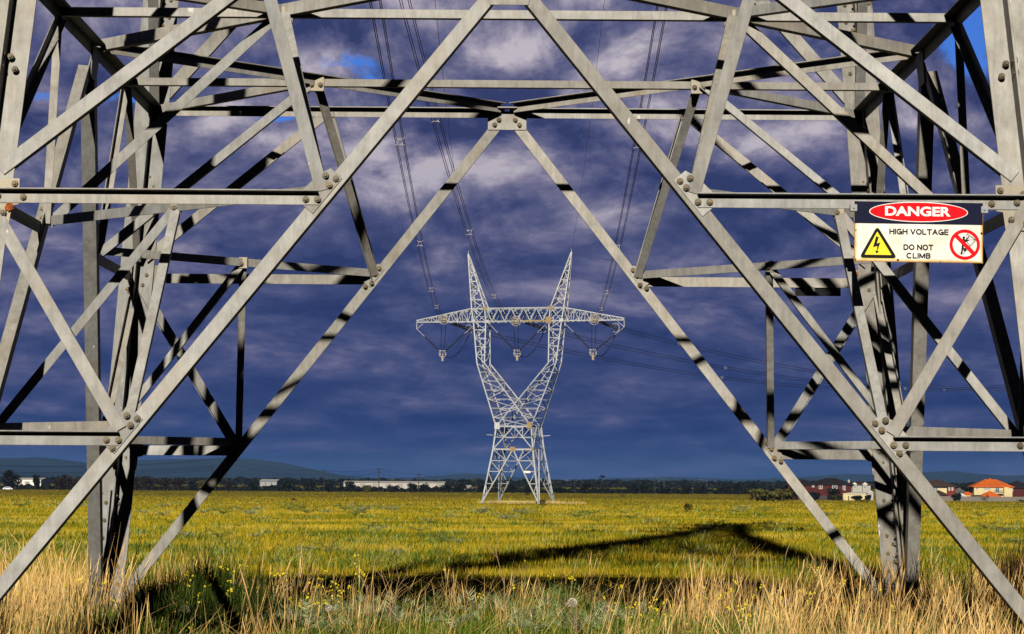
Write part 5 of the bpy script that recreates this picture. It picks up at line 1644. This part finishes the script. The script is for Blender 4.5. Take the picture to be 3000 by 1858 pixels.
# cloud coordinates: bearing round the horizon, and height stretched towards the horizon
cb = nd(nt, 'ShaderNodeCombineXYZ'); L(mth('MULTIPLY', mth('DIVIDE', X, hl), 9.), cb.inputs[0]); L(mth('MULTIPLY', mth('DIVIDE', Y, hl), 9.), cb.inputs[1])
L(mth('MULTIPLY', mth('LOGARITHM', mth('ADD', el, .045), 2.718), 2.6), cb.inputs[2])


def fbm(scale, loc, detail=8., rough=.55, dist=0.):
    mp = nd(nt, 'ShaderNodeMapping'); mp.inputs['Location'].default_value = loc
    L(cb.outputs[0], mp.inputs['Vector'])
    n = nd(nt, 'ShaderNodeTexNoise', i_Scale=scale, i_Detail=detail, i_Roughness=rough, i_Distortion=dist)
    L(mp.outputs[0], n.inputs['Vector'])
    return n.outputs['Fac']


def blob(px, py, rx, ry):
    """soft patch of sky round a direction (given as the photo pixel it is seen at)"""
    a = mth('DIVIDE', mth('SUBTRACT', mth('DIVIDE', X, Y), (px - 1492) / 7486), rx / 7486)
    e = mth('DIVIDE', mth('SUBTRACT', mth('DIVIDE', Z, Y), (1403 - py) / 7486), ry / 7486)
    r2 = mth('ADD', mth('MULTIPLY', a, a), mth('MULTIPLY', e, e))
    g = mth('POWER', 2.718, mth('MULTIPLY', r2, -1.))
    return mth('MULTIPLY', g, mth('GREATER_THAN', Y, 0.))


def total(*t):
    o = t[0]
    for q in t[1:]: o = mth('ADD', o, q)
    return o


d1 = fbm(1.75, (1.3, .4, 2.), 12., .61, .3)
d2 = fbm(1.75, (1.3, .4, 2.20), 10., .6, .3)
big = fbm(.55, (4.2, 1.1, 5.), 3., .5)
fine = fbm(5., (2.1, 7.7, 2), 7., .6, .3)
band = fbm(1.0, (9.1, 3.7, 4), 7., .55)
# billows: density, sunlit-side relief and fine break-up, over slate blue low down and violet grey above
lowhi = mth('MULTIPLY', mth('MAXIMUM', mth('SUBTRACT', el, .015), 0.), 8., clamp=True)
amp = mth('ADD', mth('MULTIPLY', lowhi, .65), .35)
tex = total(mth('MULTIPLY', mth('SUBTRACT', d1, .5), 1.35), mth('MULTIPLY', mth('SUBTRACT', d1, d2), 1.9), mth('MULTIPLY', mth('SUBTRACT', fine, .5), .62), mth('MULTIPLY', mth('SUBTRACT', big, .5), .9), mth('MULTIPLY', mth('SUBTRACT', band, .5), .35))
v = total(.46, mth('MULTIPLY', tex, amp),
          mth('MULTIPLY', blob(1380, 150, 170, 100), .30), mth('MULTIPLY', blob(1560, 590, 280, 55), .17), mth('MULTIPLY', blob(760, 410, 230, 70), .16),
          mth('MULTIPLY', blob(2250, 400, 330, 110), .10), mth('MULTIPLY', blob(560, 560, 330, 60), .07), mth('MULTIPLY', blob(1820, 1235, 60, 28), .16), mth('MULTIPLY', blob(1150, 1090, 110, 22), .12),
          mth('MULTIPLY', blob(1490, 450, 340, 55), -.24), mth('MULTIPLY', blob(1250, 50, 420, 55), -.10), mth('MULTIPLY', blob(200, 240, 400, 40), -.18), mth('MULTIPLY', blob(950, 110, 200, 50), -.14))
r_top = ramp(nt, [(.14, (.34, .46, 1.4)), (.34, (.72, .82, 1.95)), (.50, (1.25, 1.27, 2.4)), (.66, (2.1, 1.98, 3.05)), (.84, (3.7, 3.35, 4.3)), (1, (5.2, 4.7, 5.3))]); L(v, r_top.inputs['Fac'])
r_low = ramp(nt, [(.22, (.11, .30, 1.3)), (.42, (.21, .43, 1.6)), (.56, (.42, .60, 1.85)), (.70, (.95, 1.02, 2.3)), (1, (2.0, 1.9, 3.2))]); L(v, r_low.inputs['Fac'])
c2 = mixc(lowhi, r_low.outputs[0], r_top.outputs[0])
dim = nd(nt, 'ShaderNodeMapRange'); dim.inputs['From Min'].default_value = .19; dim.inputs['From Max'].default_value = .32; L(el, dim.inputs['Value'])
c2 = mixc(dim.outputs[0], c2, (.12, .13, .2))  # sky above the view dimmed to hold down ambient light
# gaps of clear sky
gapb = total(mth('MULTIPLY', blob(1030, 205, 100, 75), .48), mth('MULTIPLY', blob(2890, 90, 120, 130), .55), mth('MULTIPLY', blob(250, 292, 280, 24), .40), mth('MULTIPLY', blob(780, 345, 200, 20), .38))
gap = mth('MULTIPLY', gapb, total(1., mth('MULTIPLY', mth('SUBTRACT', d1, .5), -3.0), mth('MULTIPLY', mth('SUBTRACT', fine, .5), 5.0)))
r_gp = ramp(nt, [(.16, (0, 0, 0)), (.42, (.95, .95, .95))], 'EASE'); L(gap, r_gp.inputs['Fac'])
tint = nd(nt, 'ShaderNodeMixRGB', blend_type='MULTIPLY'); tint.inputs['Fac'].default_value = 1; L(sky.outputs[0], tint.inputs['Color1']); tint.inputs['Color2'].default_value = (.17, .36, .92, 1)
c3 = mixc(r_gp.outputs[0], c2, tint.outputs[0])
back = mth('MULTIPLY', mth('ADD', mth('MULTIPLY', Y, 2.2), .75), 1., clamp=True)      # sky behind the camera darkened so that shaded faces stay dark
c4 = mixc(back, (.10, .105, .15), c3)
L(c4, bg.inputs['Color'])
# ------------------------------------------------------------------ air
mb = MB(); mb.box((-15000, -300, -9), (15000, 14000, 90))
hz = mb.build('haze', None)
hz.data.materials.clear()
m = bpy.data.materials.new('haze'); m.use_nodes = True; t_ = m.node_tree
for q in list(t_.nodes):
    if q.type == 'BSDF_PRINCIPLED': t_.nodes.remove(q)
pv = t_.nodes.new('ShaderNodeVolumePrincipled'); pv.inputs['Color'].default_value = (.22, .48, 1, 1); pv.inputs['Density'].default_value = HAZE
t_.links.new(pv.outputs[0], t_.nodes['Material Output'].inputs['Volume'])
hz.data.materials.append(m); tag(hz, 'thin blue air over the plain', 'haze', kind='stuff')
SC.view_settings.view_transform = 'Standard'
SC.view_settings.look = 'None'
SC.view_settings.exposure = 0
SC.cycles.max_bounces = 4; SC.cycles.diffuse_bounces = 0; SC.cycles.glossy_bounces = 1; SC.cycles.volume_bounces = 0; SC.cycles.transparent_max_bounces = 4
SC.render.film_transparent = False
